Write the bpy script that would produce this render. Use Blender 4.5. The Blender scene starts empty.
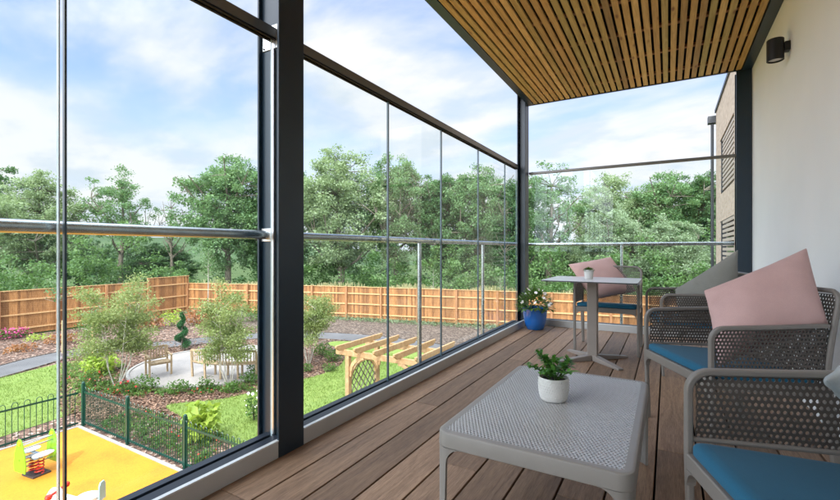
import bpy, bmesh, math, random
import numpy as np
from mathutils import Vector, Matrix
R = random.Random(7)
rng = np.random.default_rng(11)
S = bpy.context.scene
COL = S.collection
TH = math.radians(29.92)
cT, sT = math.cos(TH), math.sin(TH)
F, CU, HV, EYE = 431.0, 420.0, 249.5, 1.05
GZ = -3.05

def W(u, v, d):
    """world point seen at photograph pixel (u, v) at camera depth d metres"""
    rc = (u-CU)/F*d
    return Vector((rc*cT-d*sT, rc*sT+d*cT, EYE-(v-HV)*d/F))
def G(u, v, z=GZ):
    """point of the horizontal plane z under pixel (u, v)"""
    d = (EYE-z)*F/(v-HV)
    p = W(u, v, d); return Vector((p.x, p.y, z))

# ------------------------------------------------------------------ mesh helpers
class MB:
    def __init__(s): s.v = []; s.f = []; s.m = []; s.mi = 0
    def add(s, vs, fs):
        o = len(s.v); s.v.extend([tuple(p) for p in vs])
        for f in fs: s.f.append(tuple(i+o for i in f)); s.m.append(s.mi)
        return s
    def box(s, a, b, M=None):
        x0, y0, z0 = a; x1, y1, z1 = b
        vs = [Vector(p) for p in ((x0,y0,z0),(x1,y0,z0),(x1,y1,z0),(x0,y1,z0),(x0,y0,z1),(x1,y0,z1),(x1,y1,z1),(x0,y1,z1))]
        if M is not None: vs = [M @ p for p in vs]
        return s.add(vs, [(0,3,2,1),(4,5,6,7),(0,1,5,4),(1,2,6,5),(2,3,7,6),(3,0,4,7)])
    def bar(s, p, q, w, h, up=(0,0,1)):
        p = Vector(p); q = Vector(q); d = (q-p); L = d.length; d.normalize()
        up = Vector(up)
        if abs(d.dot(up)) > .98: up = Vector((0,1,0))
        x = d.cross(up).normalized(); z = x.cross(d)
        M = Matrix((( x.x,d.x,z.x,p.x),(x.y,d.y,z.y,p.y),(x.z,d.z,z.z,p.z),(0,0,0,1)))
        return s.box((-w/2,0,-h/2),(w/2,L,h/2),M)
    def tube(s, pts, rad, n=8, caps=True):
        pts = [Vector(p) for p in pts]
        if not hasattr(rad, '__len__'): rad = [rad]*len(pts)
        vs = []; prev = None
        for i, p in enumerate(pts):
            a = pts[max(i-1,0)]; b = pts[min(i+1,len(pts)-1)]
            t = (b-a).normalized()
            if prev is None:
                x = t.cross(Vector((0,0,1)))
                if x.length < .05: x = t.cross(Vector((0,1,0)))
            else: x = prev - t*prev.dot(t)
            x.normalize(); prev = x; y = t.cross(x)
            for k in range(n):
                an = 2*math.pi*k/n
                vs.append(p + (x*math.cos(an)+y*math.sin(an))*rad[i])
        fs = []
        for i in range(len(pts)-1):
            for k in range(n):
                k2 = (k+1) % n
                fs.append((i*n+k, i*n+k2, (i+1)*n+k2, (i+1)*n+k))
        if caps:
            fs.append(tuple(range(n-1,-1,-1))); o = (len(pts)-1)*n
            fs.append(tuple(range(o,o+n)))
        return s.add(vs, fs)
    def lathe(s, prof, n=32, c=(0,0,0)):
        vs = []
        for r, z in prof:
            for k in range(n):
                a = 2*math.pi*k/n
                vs.append((c[0]+r*math.cos(a), c[1]+r*math.sin(a), c[2]+z))
        fs = []
        for i in range(len(prof)-1):
            for k in range(n):
                k2 = (k+1)%n
                fs.append((i*n+k, i*n+k2, (i+1)*n+k2, (i+1)*n+k))
        return s.add(vs, fs)
    def prism(s, poly, t0, t1, M):
        """poly in local xy, extruded over local z t0..t1, placed by M"""
        n = len(poly)
        vs = [M @ Vector((x,y,t0)) for x,y in poly] + [M @ Vector((x,y,t1)) for x,y in poly]
        fs = [tuple(range(n-1,-1,-1)), tuple(range(n,2*n))]
        for i in range(n): j = (i+1)%n; fs.append((i,j,n+j,n+i))
        return s.add(vs, fs)
    def build(s, name, mat, parent=None, smooth=False, bevel=0, seg=2, auto=True):
        me = bpy.data.meshes.new(name); me.from_pydata(s.v, [], s.f)
        for m in (mat if isinstance(mat, (list,tuple)) else [mat]): me.materials.append(m)
        if any(s.m): me.polygons.foreach_set('material_index', s.m)
        if smooth: me.polygons.foreach_set('use_smooth', [True]*len(s.f))
        me.update()
        bm = bmesh.new(); bm.from_mesh(me); bmesh.ops.recalc_face_normals(bm, faces=bm.faces); bm.to_mesh(me); bm.free()
        if smooth and auto:
            try: me.set_sharp_from_angle(angle=math.radians(38))
            except Exception: pass
        o = bpy.data.objects.new(name, me); COL.objects.link(o)
        if parent: o.parent = parent
        if bevel:
            b = o.modifiers.new('bevel','BEVEL'); b.width = bevel; b.segments = seg; b.limit_method = 'ANGLE'; b.angle_limit = math.radians(40)
        return o

def quads(name, P, mats, parent=None, mi=None):
    """P: (n,4,3) array of loose quads -> one mesh"""
    n = P.shape[0]
    me = bpy.data.meshes.new(name)
    me.vertices.add(n*4); me.vertices.foreach_set('co', P.reshape(-1).astype(np.float32))
    me.loops.add(n*4); me.loops.foreach_set('vertex_index', np.arange(n*4, dtype=np.int32))
    me.polygons.add(n); me.polygons.foreach_set('loop_start', np.arange(0,n*4,4,dtype=np.int32))
    try: me.polygons.foreach_set('loop_total', np.full(n,4,dtype=np.int32))
    except Exception: pass
    for m in (mats if isinstance(mats,(list,tuple)) else [mats]): me.materials.append(m)
    if mi is not None: me.polygons.foreach_set('material_index', mi.astype(np.int32))
    me.update(calc_edges=True); me.validate()
    o = bpy.data.objects.new(name, me); COL.objects.link(o)
    if parent: o.parent = parent
    return o

def leaf_quads(C, size, flat=0.0, aspect=.55, jitter=.35):
    """diamond leaves at centres C (n,3); flat>0 turns them towards the horizontal"""
    n = len(C)
    nrm = rng.normal(size=(n,3)); nrm[:,2] = np.abs(nrm[:,2])+flat
    nrm /= np.linalg.norm(nrm,axis=1,keepdims=True)
    t = rng.normal(size=(n,3)); t -= nrm*(t*nrm).sum(1,keepdims=True); t /= np.linalg.norm(t,axis=1,keepdims=True)
    b = np.cross(nrm,t)
    s = (size*(1+jitter*rng.normal(size=n))).clip(size*.4,size*1.8)[:,None]
    fold = nrm*s*.12
    P = np.stack([C-t*s*.5, C+b*s*.5*aspect+fold, C+t*s*.5, C-b*s*.5*aspect+fold], axis=1)
    return P

def empty(name, loc=(0,0,0), rz=0):
    o = bpy.data.objects.new(name, None); COL.objects.link(o); o.location = loc; o.rotation_euler = (0,0,rz)
    o.empty_display_size = .1
    return o
def tag(o, label, cat, group=None, kind=None):
    o['label'] = label; o['category'] = cat
    if group: o['group'] = group
    if kind: o['kind'] = kind
    return o
def struct(o, label=None, kind='structure'):
    o['kind'] = kind
    if label: o['label'] = label
    return o
def copy_tree(o, parent=None):
    c = o.copy(); COL.objects.link(c); c.parent = parent
    for ch in list(o.children): copy_tree(ch, c)
    return c

# ------------------------------------------------------------------ material helpers
class N:
    def __init__(s, name):
        s.m = bpy.data.materials.new(name); s.m.use_nodes = True; s.t = s.m.node_tree
        s.b = s.t.nodes['Principled BSDF']; s.out = s.t.nodes['Material Output']
    def n(s, t, **k):
        x = s.t.nodes.new(t)
        for a, b in k.items():
            if a.startswith('i_'):
                key = a[2:].replace('_',' ')
                x.inputs[key].default_value = b
            else: setattr(x, a, b)
        return x
    def l(s, a, b): s.t.links.new(a, b)
    def coord(s, kind='Object', scale=(1,1,1), per_island=False):
        tc = s.n('ShaderNodeTexCoord'); mp = s.n('ShaderNodeMapping'); mp.inputs['Scale'].default_value = scale
        src = tc.outputs[kind]
        if per_island:
            g = s.n('ShaderNodeNewGeometry'); sc = s.n('ShaderNodeMath', operation='MULTIPLY'); sc.inputs[1].default_value = 37
            s.l(g.outputs['Random Per Island'], sc.inputs[0])
            va = s.n('ShaderNodeVectorMath', operation='ADD'); s.l(src, va.inputs[0]); s.l(sc.outputs[0], va.inputs[1]); src = va.outputs[0]
        s.l(src, mp.inputs['Vector']); return mp.outputs[0]
    def noise(s, vec, scale, detail=4, rough=.55, dist=0):
        x = s.n('ShaderNodeTexNoise'); x.inputs['Scale'].default_value = scale; x.inputs['Detail'].default_value = detail
        x.inputs['Roughness'].default_value = rough; x.inputs['Distortion'].default_value = dist
        if vec is not None: s.l(vec, x.inputs['Vector'])
        return x.outputs['Fac']
    def ramp(s, fac, stops):
        x = s.n('ShaderNodeValToRGB'); e = x.color_ramp.elements
        while len(e) < len(stops): e.new(.5)
        for i, (p, c) in enumerate(stops):
            e[i].position = p; e[i].color = (*c, 1) if len(c) == 3 else c
        s.l(fac, x.inputs['Fac']); return x.outputs['Color']
    def mix(s, fac, a, b, mode='MIX'):
        x = s.n('ShaderNodeMix', data_type='RGBA', blend_type=mode)
        for sock, val in ((x.inputs[0],fac),(x.inputs[6],a),(x.inputs[7],b)):
            if isinstance(val, (int,float)): sock.default_value = val
            elif isinstance(val, tuple): sock.default_value = (*val,1)
            else: s.l(val, sock)
        return x.outputs[2]
    def bump(s, h, strength=.3, dist=.01):
        x = s.n('ShaderNodeBump'); x.inputs['Strength'].default_value = strength; x.inputs['Distance'].default_value = dist
        s.l(h, x.inputs['Height']); s.l(x.outputs[0], s.b.inputs['Normal'])
    def base(s, c):
        if isinstance(c, tuple): s.b.inputs['Base Color'].default_value = (*c,1)
        else: s.l(c, s.b.inputs['Base Color'])
    def set(s, **k):
        for a, v in k.items(): s.b.inputs[a.replace('_',' ')].default_value = v
        return s

def simple(name, c, rough=.5, metal=0, var=.12, scale=6, bump=0, bscale=60, spec=.5):
    n = N(name); v = n.coord()
    f = n.noise(v, scale, 5)
    lo = tuple(x*(1-var) for x in c); hi = tuple(min(1,x*(1+var)) for x in c)
    n.base(n.ramp(f, [(.3,lo),(.7,hi)])); n.set(Roughness=rough, Metallic=metal)
    n.b.inputs['Specular IOR Level'].default_value = spec
    if bump: n.bump(n.noise(v, bscale, 3), bump, .002)
    return n.m

def leafmat(name, c1, c2, c3, trans=.35, rough=.5):
    n = N(name); g = n.n('ShaderNodeNewGeometry')
    v = n.coord('Object')
    big = n.noise(v, .8, 2)
    col = n.ramp(g.outputs['Random Per Island'], [(0,c1),(.5,c2),(1,c3)])
    col = n.mix(.45, col, n.ramp(big, [(.35,c1),(.65,c3)]))
    n.base(col); n.set(Roughness=rough); n.b.inputs['Specular IOR Level'].default_value = .3
    t = n.n('ShaderNodeBsdfTranslucent'); n.l(n.mix(.5, col, (min(1,c3[0]*1.6),min(1,c3[1]*1.7),c3[2])), t.inputs['Color'])
    mx = n.n('ShaderNodeMixShader'); mx.inputs[0].default_value = trans
    n.l(n.b.outputs[0], mx.inputs[1]); n.l(t.outputs[0], mx.inputs[2]); n.l(mx.outputs[0], n.out.inputs['Surface'])
    return n.m

M = {}
# deck boards: brown embossed grain, each board its own tone
n = N('deck_board')
v = n.coord('Object', (1,1,1), True)
mp = n.n('ShaderNodeMapping'); mp.inputs['Scale'].default_value = (1,.16,1); n.l(v, mp.inputs['Vector'])
wv = n.n('ShaderNodeTexWave', wave_type='RINGS', rings_direction='Y'); wv.inputs['Scale'].default_value = 7; wv.inputs['Distortion'].default_value = 14
wv.inputs['Detail'].default_value = 3; wv.inputs['Detail Scale'].default_value = 1.6; n.l(mp.outputs[0], wv.inputs['Vector'])
mp2 = n.n('ShaderNodeMapping'); mp2.inputs['Scale'].default_value = (1,.035,1); n.l(v, mp2.inputs['Vector'])
fine = n.noise(mp2.outputs[0], 420, 4, .75)
mid = n.noise(mp2.outputs[0], 34, 6, .72, .6)
g = n.n('ShaderNodeNewGeometry')
c = n.ramp(mid, [(.25,(.055,.028,.015)),(.5,(.165,.097,.055)),(.78,(.35,.23,.14))])
c = n.mix(.22, c, n.ramp(wv.outputs['Fac'], [(.1,(.115,.062,.037)),(.5,(.265,.16,.103)),(.9,(.40,.27,.185))]))
c = n.mix(.45, c, n.ramp(fine, [(.32,(.045,.024,.015)),(.65,(.36,.25,.17))]))
tone = n.ramp(g.outputs['Random Per Island'], [(0,(.62,.58,.54)),(.5,(1,.96,.92)),(1,(1.3,1.26,1.22))])
c = n.mix(1.0, c, tone, 'MULTIPLY')
n.base(c); n.set(Roughness=.62)
ad = n.n('ShaderNodeMath', operation='ADD'); n.l(wv.outputs['Fac'], ad.inputs[0]); n.l(fine, ad.inputs[1])
n.bump(ad.outputs[0], .4, .0018); M['deck'] = n.m

# larch ceiling slats
n = N('larch_slat')
v = n.coord('Object', (1,.06,1), True)
gr = n.noise(v, 55, 5, .65, .8); gr2 = n.noise(v, 12, 3)
g = n.n('ShaderNodeNewGeometry')
c = n.ramp(gr, [(.25,(.25,.155,.050)),(.5,(.48,.345,.135)),(.75,(.68,.535,.275))])
c = n.mix(.35, c, n.ramp(gr2, [(.35,(.40,.29,.09)),(.65,(.62,.43,.17))]))
c = n.mix(1.0, c, n.ramp(g.outputs['Random Per Island'], [(0,(.55,.47,.38)),(.25,(1.05,.9,.7)),(.45,(.72,.78,.62)),(.7,(1.15,1.05,.9)),(.85,(.85,.7,.5)),(1,(1.3,1.2,1.1))]), 'MULTIPLY')
kc = n.coord('Object', (1,.32,1), True)
vo = n.n('ShaderNodeTexVoronoi'); vo.inputs['Scale'].default_value = 7.5; n.l(kc, vo.inputs['Vector'])
c = n.mix(n.ramp(vo.outputs['Distance'], [(.05,(.8,.8,.8)),(.13,(0,0,0))]), c, (.16,.055,.02))
n.base(c); n.set(Roughness=.6); n.bump(gr, .2, .002); M['slat'] = n.m

M['black'] = simple('black_membrane', (.008,.008,.009), .9)
M['navy'] = simple('navy_painted_steel', (.011,.026,.042), .36, 0, .1, 3, .08, 150)
M['navy_lit'] = M['navy']
M['steel'] = simple('galvanised_steel', (.46,.50,.52), .27, .9, .12, 10, .05, 200)
M['railmetal'] = simple('bronze_anodised_aluminium', (.16,.158,.148), .4, .5, .08, 6)
M['sill'] = simple('grey_sill_aluminium', (.46,.46,.455), .5, .1, .05, 5)
M['sillcap'] = simple('pale_sill_cap', (.66,.68,.69), .35, .3, .05, 5)
M['gasket'] = simple('dark_gasket', (.012,.018,.03), .5)
M['bracket'] = simple('brushed_steel_bracket', (.75,.76,.76), .3, .6, .05)
M['glassedge'] = simple('glass_edge', (.05,.11,.13), .12, 0, .1, 4)
M['glassedge2'] = simple('polished_glass_edge', (.42,.52,.56), .1, 0, .1, 4)
n = N('clear_glass')
lw = n.n('ShaderNodeLayerWeight'); lw.inputs['Blend'].default_value = .5
pw = n.n('ShaderNodeMath', operation='POWER'); n.l(lw.outputs['Facing'], pw.inputs[0]); pw.inputs[1].default_value = 5
ma = n.n('ShaderNodeMath', operation='MULTIPLY_ADD'); n.l(pw.outputs[0], ma.inputs[0]); ma.inputs[1].default_value = .5; ma.inputs[2].default_value = .014
tr = n.n('ShaderNodeBsdfTransparent'); tr.inputs['Color'].default_value = (.962,.985,.98,1)
gl = n.n('ShaderNodeBsdfGlossy'); gl.inputs['Roughness'].default_value = 0.0; gl.inputs['Color'].default_value = (.9,.97,1,1)
mx = n.n('ShaderNodeMixShader'); n.l(ma.outputs[0], mx.inputs[0]); n.l(tr.outputs[0], mx.inputs[1]); n.l(gl.outputs[0], mx.inputs[2]); n.l(mx.outputs[0], n.out.inputs['Surface'])
M['glass'] = n.m

# painted render wall
n = N('white_render'); v = n.coord('Object')
n.base(n.mix(.25, n.ramp(n.noise(v, .9, 4), [(.3,(.77,.79,.795)),(.7,(.865,.875,.875))]), n.ramp(n.noise(v, 180, 2), [(.4,(.76,.77,.77)),(.6,(.88,.88,.88))])))
n.set(Roughness=.85); n.bump(n.noise(v, 240, 4, .7), .45, .0025); M['render'] = n.m

# brick wing
n = N('buff_brick'); v = n.coord('Object')
sp = n.n('ShaderNodeSeparateXYZ'); n.l(v, sp.inputs[0]); cb = n.n('ShaderNodeCombineXYZ')
ay = n.n('ShaderNodeMath', operation='ADD'); n.l(sp.outputs[0], ay.inputs[0]); n.l(sp.outputs[1], ay.inputs[1])
n.l(ay.outputs[0], cb.inputs[0]); n.l(sp.outputs[2], cb.inputs[1])
br = n.n('ShaderNodeTexBrick'); n.l(cb.outputs[0], br.inputs['Vector'])
br.inputs['Scale'].default_value = 1; br.inputs['Brick Width'].default_value = .225; br.inputs['Row Height'].default_value = .075; br.inputs['Mortar Size'].default_value = .008
br.inputs['Color1'].default_value = (.56,.45,.34,1); br.inputs['Color2'].default_value = (.42,.31,.22,1); br.inputs['Mortar'].default_value = (.42,.40,.36,1)
n.base(n.mix(.3, br.outputs['Color'], n.ramp(n.noise(v, 5, 5), [(.3,(.22,.15,.10)),(.7,(.70,.58,.45))])))
n.set(Roughness=.85); n.bump(br.outputs['Fac'], -.4, .01); M['brick'] = n.m

# ground materials
def ground(name, stops, s1, s2, rough=.95, bump=.5, bd=.03, extra=None):
    n = N(name); v = n.coord('Object')
    a = n.noise(v, s1, 5, .6); b = n.noise(v, s2, 6, .7)
    c = n.mix(.5, n.ramp(a, stops), n.ramp(b, stops))
    n.base(c); n.set(Roughness=rough); n.b.inputs['Specular IOR Level'].default_value = .2; n.bump(b, bump, bd); return n
M['lawn'] = None
n = N('lawn_grass'); v = n.coord('Object')
big = n.noise(v, .55, 5, .6); fine = n.noise(v, 28, 5, .75); f2 = n.noise(v, 90, 3, .7)
mp = n.n('ShaderNodeMapping'); mp.inputs['Rotation'].default_value = (0,0,.5); mp.inputs['Scale'].default_value = (1.6,.25,1); n.l(v, mp.inputs['Vector'])
st = n.noise(mp.outputs[0], 1.6, 3, .5)
c = n.ramp(big, [(.3,(.095,.165,.03)),(.5,(.15,.225,.045)),(.72,(.24,.285,.085))])
c = n.mix(.35, c, n.ramp(st, [(.35,(.09,.165,.025)),(.65,(.23,.285,.075))]))
c = n.mix(.38, c, n.ramp(fine, [(.3,(.07,.14,.02)),(.7,(.32,.41,.12))]))
c = n.mix(.25, c, n.ramp(f2, [(.3,(.06,.12,.02)),(.7,(.36,.44,.15))]))
n.base(c); n.set(Roughness=.9); n.b.inputs['Specular IOR Level'].default_value = .15; n.bump(fine, .7, .05); M['lawn'] = n.m
M['rough'] = ground('rough_grass', [(.3,(.03,.055,.018)),(.55,(.06,.095,.03)),(.75,(.11,.14,.055))], .3, 9).m
def mulch(name, cols, scale):
    n = N(name); v = n.coord('Object')
    wob = n.noise(v, 3, 4)
    vo = n.n('ShaderNodeTexVoronoi'); vo.inputs['Scale'].default_value = scale; n.l(v, vo.inputs['Vector'])
    sp = n.n('ShaderNodeSeparateColor'); n.l(vo.outputs['Color'], sp.inputs[0])
    c = n.ramp(sp.outputs[0], cols)
    c = n.mix(.22, c, n.ramp(wob, [(.35,cols[0][1]),(.65,cols[2][1])]))
    n.base(c); n.set(Roughness=.95); n.bump(vo.outputs['Distance'], .9, .04); return n.m
M['mulch'] = mulch('bark_mulch', [(.0,(.022,.013,.010)),(.4,(.075,.042,.03)),(.65,(.16,.088,.06)),(.86,(.30,.19,.14)),(1,(.50,.40,.33))], 15)
M['soil'] = mulch('grey_bark_mulch', [(.0,(.03,.022,.017)),(.4,(.08,.056,.042)),(.7,(.13,.094,.072)),(.9,(.20,.155,.125)),(1,(.28,.23,.19))], 13)
M['path'] = simple('tarmac_path', (.105,.105,.11), .9, 0, .2, 1.2, .5, 60)
M['kerb'] = simple('concrete_edging', (.29,.28,.265), .85, 0, .15, 4, .3, 80)
n = N('resin_gravel_paving'); v = n.coord('Object')
c = n.mix(.45, n.ramp(n.noise(v, 1.1, 5), [(.3,(.23,.21,.195)),(.7,(.345,.32,.30))]), n.ramp(n.noise(v, 60, 4, .8), [(.3,(.13,.115,.108)),(.7,(.46,.425,.40))]))
n.base(c); n.set(Roughness=.9); n.bump(n.noise(v, 60, 4), .3, .01); M['paving'] = n.m
n = N('wetpour_yellow'); v = n.coord('Object')
c = n.mix(.3, n.ramp(n.noise(v, 1.3, 8, .7), [(.28,(.36,.125,.005)),(.45,(.49,.185,.006)),(.7,(.57,.24,.009))]), n.ramp(n.noise(v, 45, 4, .8), [(.35,(.34,.12,.006)),(.65,(.68,.34,.02))]))
n.base(c); n.set(Roughness=.8); n.bump(n.noise(v, 90, 3), .3, .004); M['yellow'] = n.m

# timber
def timber(name, cols, axis=(1,1,.08), scale=40, rough=.75, var=((.8,.78,.74),(1.15,1.12,1.08))):
    n = N(name); v = n.coord('Object', axis, True); f = n.noise(v, scale, 4, .6, .4)
    g = n.n('ShaderNodeNewGeometry')
    c = n.mix(1.0, n.ramp(f, cols), n.ramp(g.outputs['Random Per Island'], [(0,var[0]),(1,var[1])]), 'MULTIPLY')
    n.base(c); n.set(Roughness=rough); n.bump(f, .25, .003); return n.m
M['fence'] = timber('fence_board', [(.3,(.18,.078,.026)),(.5,(.31,.145,.05)),(.75,(.42,.225,.095))], var=((.5,.44,.38),(1.2,1.2,1.15)))
M['fencepost'] = timber('fence_post', [(.3,(.26,.12,.05)),(.55,(.36,.18,.08)),(.75,(.45,.25,.12))])
M['rail'] = timber('fence_rail', [(.3,(.40,.22,.09)),(.55,(.50,.31,.15)),(.75,(.60,.40,.22))])
M['pine'] = timber('pergola_timber', [(.3,(.36,.225,.11)),(.55,(.46,.305,.16)),(.75,(.56,.40,.24))], (1,1,1), 12)
M['bench'] = timber('weathered_bench_timber', [(.3,(.28,.20,.12)),(.55,(.38,.285,.18)),(.75,(.49,.38,.26))], (1,1,1), 12)
M['stake'] = timber('tree_stake', [(.3,(.45,.30,.15)),(.55,(.55,.38,.2)),(.75,(.62,.45,.26))])
M['bark'] = simple('grey_bark', (.11,.095,.07), .9, 0, .4, 5, .6, 20)
M['palebark'] = simple('pale_bark', (.30,.28,.24), .85, 0, .3, 5, .4, 20)
M['birch'] = simple('birch_bark', (.42,.39,.34), .7, 0, .35, 9, .3, 30)
M['greenpaint'] = simple('green_painted_railing', (.003,.045,.032), .35, 0, .1, 5)

# foliage
M['leafA'] = leafmat('oak_leaves', (.032,.085,.034), (.06,.135,.052), (.115,.20,.078))
M['leafB'] = leafmat('ash_leaves', (.06,.135,.058), (.11,.205,.085), (.18,.285,.125))
M['leafC'] = leafmat('poplar_leaves', (.12,.175,.09), (.20,.27,.14), (.29,.37,.21))
M['leafD'] = leafmat('willow_leaves', (.13,.19,.11), (.20,.275,.165), (.28,.36,.23))
M['under'] = leafmat('undergrowth_leaves', (.045,.105,.036), (.085,.165,.055), (.15,.25,.085))
M['birchleaf'] = leafmat('birch_leaves', (.12,.175,.055), (.21,.27,.09), (.32,.36,.16), .4)
M['shrub'] = leafmat('shrub_leaves', (.04,.10,.022), (.075,.16,.035), (.13,.23,.05))
M['lime'] = leafmat('lime_leaves', (.16,.26,.035), (.28,.40,.055), (.42,.52,.10))
M['conifer'] = leafmat('topiary_leaves', (.012,.06,.018), (.022,.095,.026), (.04,.14,.04), .15)
M['tallgrass'] = leafmat('seed_grass', (.20,.19,.09), (.32,.30,.15), (.46,.43,.26), .3)
M['redfl'] = simple('red_petals', (.50,.015,.02), .6, 0, .2)
M['pinkfl'] = simple('pink_petals', (.50,.06,.22), .6, 0, .2)
M['whitefl'] = simple('white_petals', (.78,.74,.74), .6, 0, .1)
M['redbr'] = leafmat('red_brown_leaves', (.16,.05,.02), (.27,.10,.04), (.36,.19,.08), .3)

# furniture
M['resin'] = simple('taupe_resin', (.185,.170,.154), .45, 0, .05, 8, .05, 300)
M['resinshade'] = simple('shaded_taupe_resin', (.068,.058,.050), .45, 0, .05, 8, .05, 300)  # chair resin darkened: shade on the panels' inner faces put into the colour
M['tableresin'] = simple('taupe_table_resin', (.235,.222,.205), .42, 0, .04, 8, .05, 300)
M['tabletop'] = simple('sky_sheen_taupe_top', (.40,.40,.405), .33, 0, .05, 5, .05, 300)  # table resin made paler and cooler, sky reflection painted into the top
M['pedestal'] = simple('taupe_painted_metal', (.235,.205,.185), .45, .1, .05, 8)
M['hpl'] = simple('white_laminate', (.60,.61,.62), .3, 0, .04, 3)
M['hpledge'] = simple('dark_laminate_edge', (.05,.05,.055), .4)
def fabric(name, c, var=.12, sc=420, wr=.4):
    n = N(name); v = n.coord('Object'); a = n.noise(v, sc, 2, .6); b = n.noise(v, 7, 4)
    lo = tuple(x*(1-var) for x in c); hi = tuple(min(1,x*(1+var)) for x in c)
    n.base(n.mix(.5, n.ramp(a, [(.3,lo),(.7,hi)]), n.ramp(b, [(.3,lo),(.7,hi)])))
    n.set(Roughness=.9); n.b.inputs['Sheen Weight'].default_value = .08; n.b.inputs['Specular IOR Level'].default_value = .2
    bp = n.n('ShaderNodeBump'); bp.inputs['Strength'].default_value = .35; bp.inputs['Distance'].default_value = .0012; n.l(a, bp.inputs['Height'])
    b2 = n.n('ShaderNodeBump'); b2.inputs['Strength'].default_value = wr; b2.inputs['Distance'].default_value = .018; n.l(n.noise(v, 6, 4, .5, .5), b2.inputs['Height']); n.l(bp.outputs[0], b2.inputs['Normal'])
    n.l(b2.outputs[0], n.b.inputs['Normal']); return n.m
M['pink'] = fabric('dusty_pink_fabric', (.56,.37,.355))
M['greyf'] = fabric('olive_grey_fabric', (.235,.235,.215))
M['greyl'] = fabric('light_grey_fabric', (.37,.41,.42))
M['blue'] = fabric('teal_blue_fabric', (.015,.105,.185), .08, 420, .12)
n = N('glazed_blue'); v = n.coord('Object'); n.base(n.ramp(n.noise(v, 3, 3), [(.3,(.006,.085,.34)),(.7,(.012,.14,.48))])); n.set(Roughness=.12); n.b.inputs['Coat Weight'].default_value = .6; M['bluepot'] = n.m
M['whitepot'] = simple('white_ceramic', (.62,.62,.60), .5, 0, .06, 20)
M['compost'] = simple('dark_compost', (.03,.02,.015), .95, 0, .4, 60, .8, 120)
M['sprig'] = leafmat('sprig_leaves', (.03,.12,.02), (.06,.20,.03), (.12,.30,.05), .3, .35)
M['toygreen'] = simple('lime_green_panel', (.17,.42,.02), .35, 0, .05)
M['toywhite'] = simple('pale_grey_plastic', (.66,.68,.70), .35, 0, .05)
M['toyred'] = simple('red_coil_spring', (.55,.03,.015), .3, 0, .05)
M['toyyellow'] = simple('yellow_roller', (.75,.55,.02), .35, 0, .05)
M['toyblue'] = simple('pale_blue_plastic', (.30,.55,.68), .35, 0, .05)
M['toydark'] = simple('dark_base_plate', (.05,.04,.04), .6, 0, .1)
M['lampblack'] = simple('black_powder_coat', (.006,.006,.007), .4, .1, .1)
M['lens'] = simple('frosted_lens', (.5,.5,.5), .3)
M['darkglass'] = simple('dark_window_glass', (.02,.03,.04), .06, 0, .1, 1)
M['louvre'] = simple('pale_louvre', (.42,.36,.30), .6, 0, .1, 3)
M['pipe'] = simple('dark_downpipe', (.03,.035,.04), .45, .1, .1)
CLOUD_LOC=(1.3,.4,0); CLOUD_LO=(.76,.84,.95); CLOUD_HI=(.985,.99,1.03); CLOUD_K=3.9; SKY_MUL=(.62,.66,.85); SKY_ADD=(.5,.75,1.15); SUN_GLOW=8.5; SUN_E=2.3; EXPOSURE=0.87
# ------------------------------------------------------------------ camera, world, sun
cam = bpy.data.cameras.new('camera'); co = bpy.data.objects.new('camera', cam); COL.objects.link(co)
co.location = (0,0,EYE); co.rotation_euler = (math.radians(90),0,TH)
cam.sensor_width = 36; cam.lens = F/840*36; cam.shift_y = (250-HV)/840*-1
cam.clip_start = .05; cam.clip_end = 3000
S.camera = co
SUN_AZ = math.radians(155)      # clockwise from +Y towards +X
SUN_EL = math.radians(47)
sd = Vector((math.sin(SUN_AZ)*math.cos(SUN_EL), math.cos(SUN_AZ)*math.cos(SUN_EL), math.sin(SUN_EL)))
sl = bpy.data.lights.new('sun','SUN'); so = bpy.data.objects.new('sun', sl); COL.objects.link(so)
sl.energy = SUN_E; sl.angle = math.radians(.9); sl.color = (1,.95,.87)
so.rotation_euler = sd.to_track_quat('Z','Y').to_euler()
w = bpy.data.worlds.new('World'); S.world = w; w.use_nodes = True
nt = w.node_tree; nt.nodes.clear()
def wn(t, **k):
    x = nt.nodes.new(t)
    for a, b in k.items(): setattr(x, a, b)
    return x
out = wn('ShaderNodeOutputWorld'); bg = wn('ShaderNodeBackground'); nt.links.new(bg.outputs[0], out.inputs[0])
sky = wn('ShaderNodeTexSky', sky_type='NISHITA'); sky.sun_disc = False; sky.sun_elevation = SUN_EL; sky.sun_rotation = SUN_AZ
sky.air_density = 1.0; sky.dust_density = 1.2; sky.ozone_density = 1.4
tc = wn('ShaderNodeTexCoord'); sx = wn('ShaderNodeSeparateXYZ'); nt.links.new(tc.outputs['Generated'], sx.inputs[0])
az = wn('ShaderNodeMath', operation='MAXIMUM'); nt.links.new(sx.outputs[2], az.inputs[0]); az.inputs[1].default_value = 0
za = wn('ShaderNodeMath', operation='ADD'); nt.links.new(az.outputs[0], za.inputs[0]); za.inputs[1].default_value = .22
dx = wn('ShaderNodeMath', operation='DIVIDE'); nt.links.new(sx.outputs[0], dx.inputs[0]); nt.links.new(za.outputs[0], dx.inputs[1])
dy = wn('ShaderNodeMath', operation='DIVIDE'); nt.links.new(sx.outputs[1], dy.inputs[0]); nt.links.new(za.outputs[0], dy.inputs[1])
cbx = wn('ShaderNodeCombineXYZ'); nt.links.new(dx.outputs[0], cbx.inputs[0]); nt.links.new(dy.outputs[0], cbx.inputs[1])
mpw = wn('ShaderNodeMapping'); mpw.inputs['Location'].default_value = CLOUD_LOC; mpw.inputs['Rotation'].default_value = (0,0,.5); mpw.inputs['Scale'].default_value = (.75,1.05,1); nt.links.new(cbx.outputs[0], mpw.inputs[0])
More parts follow.
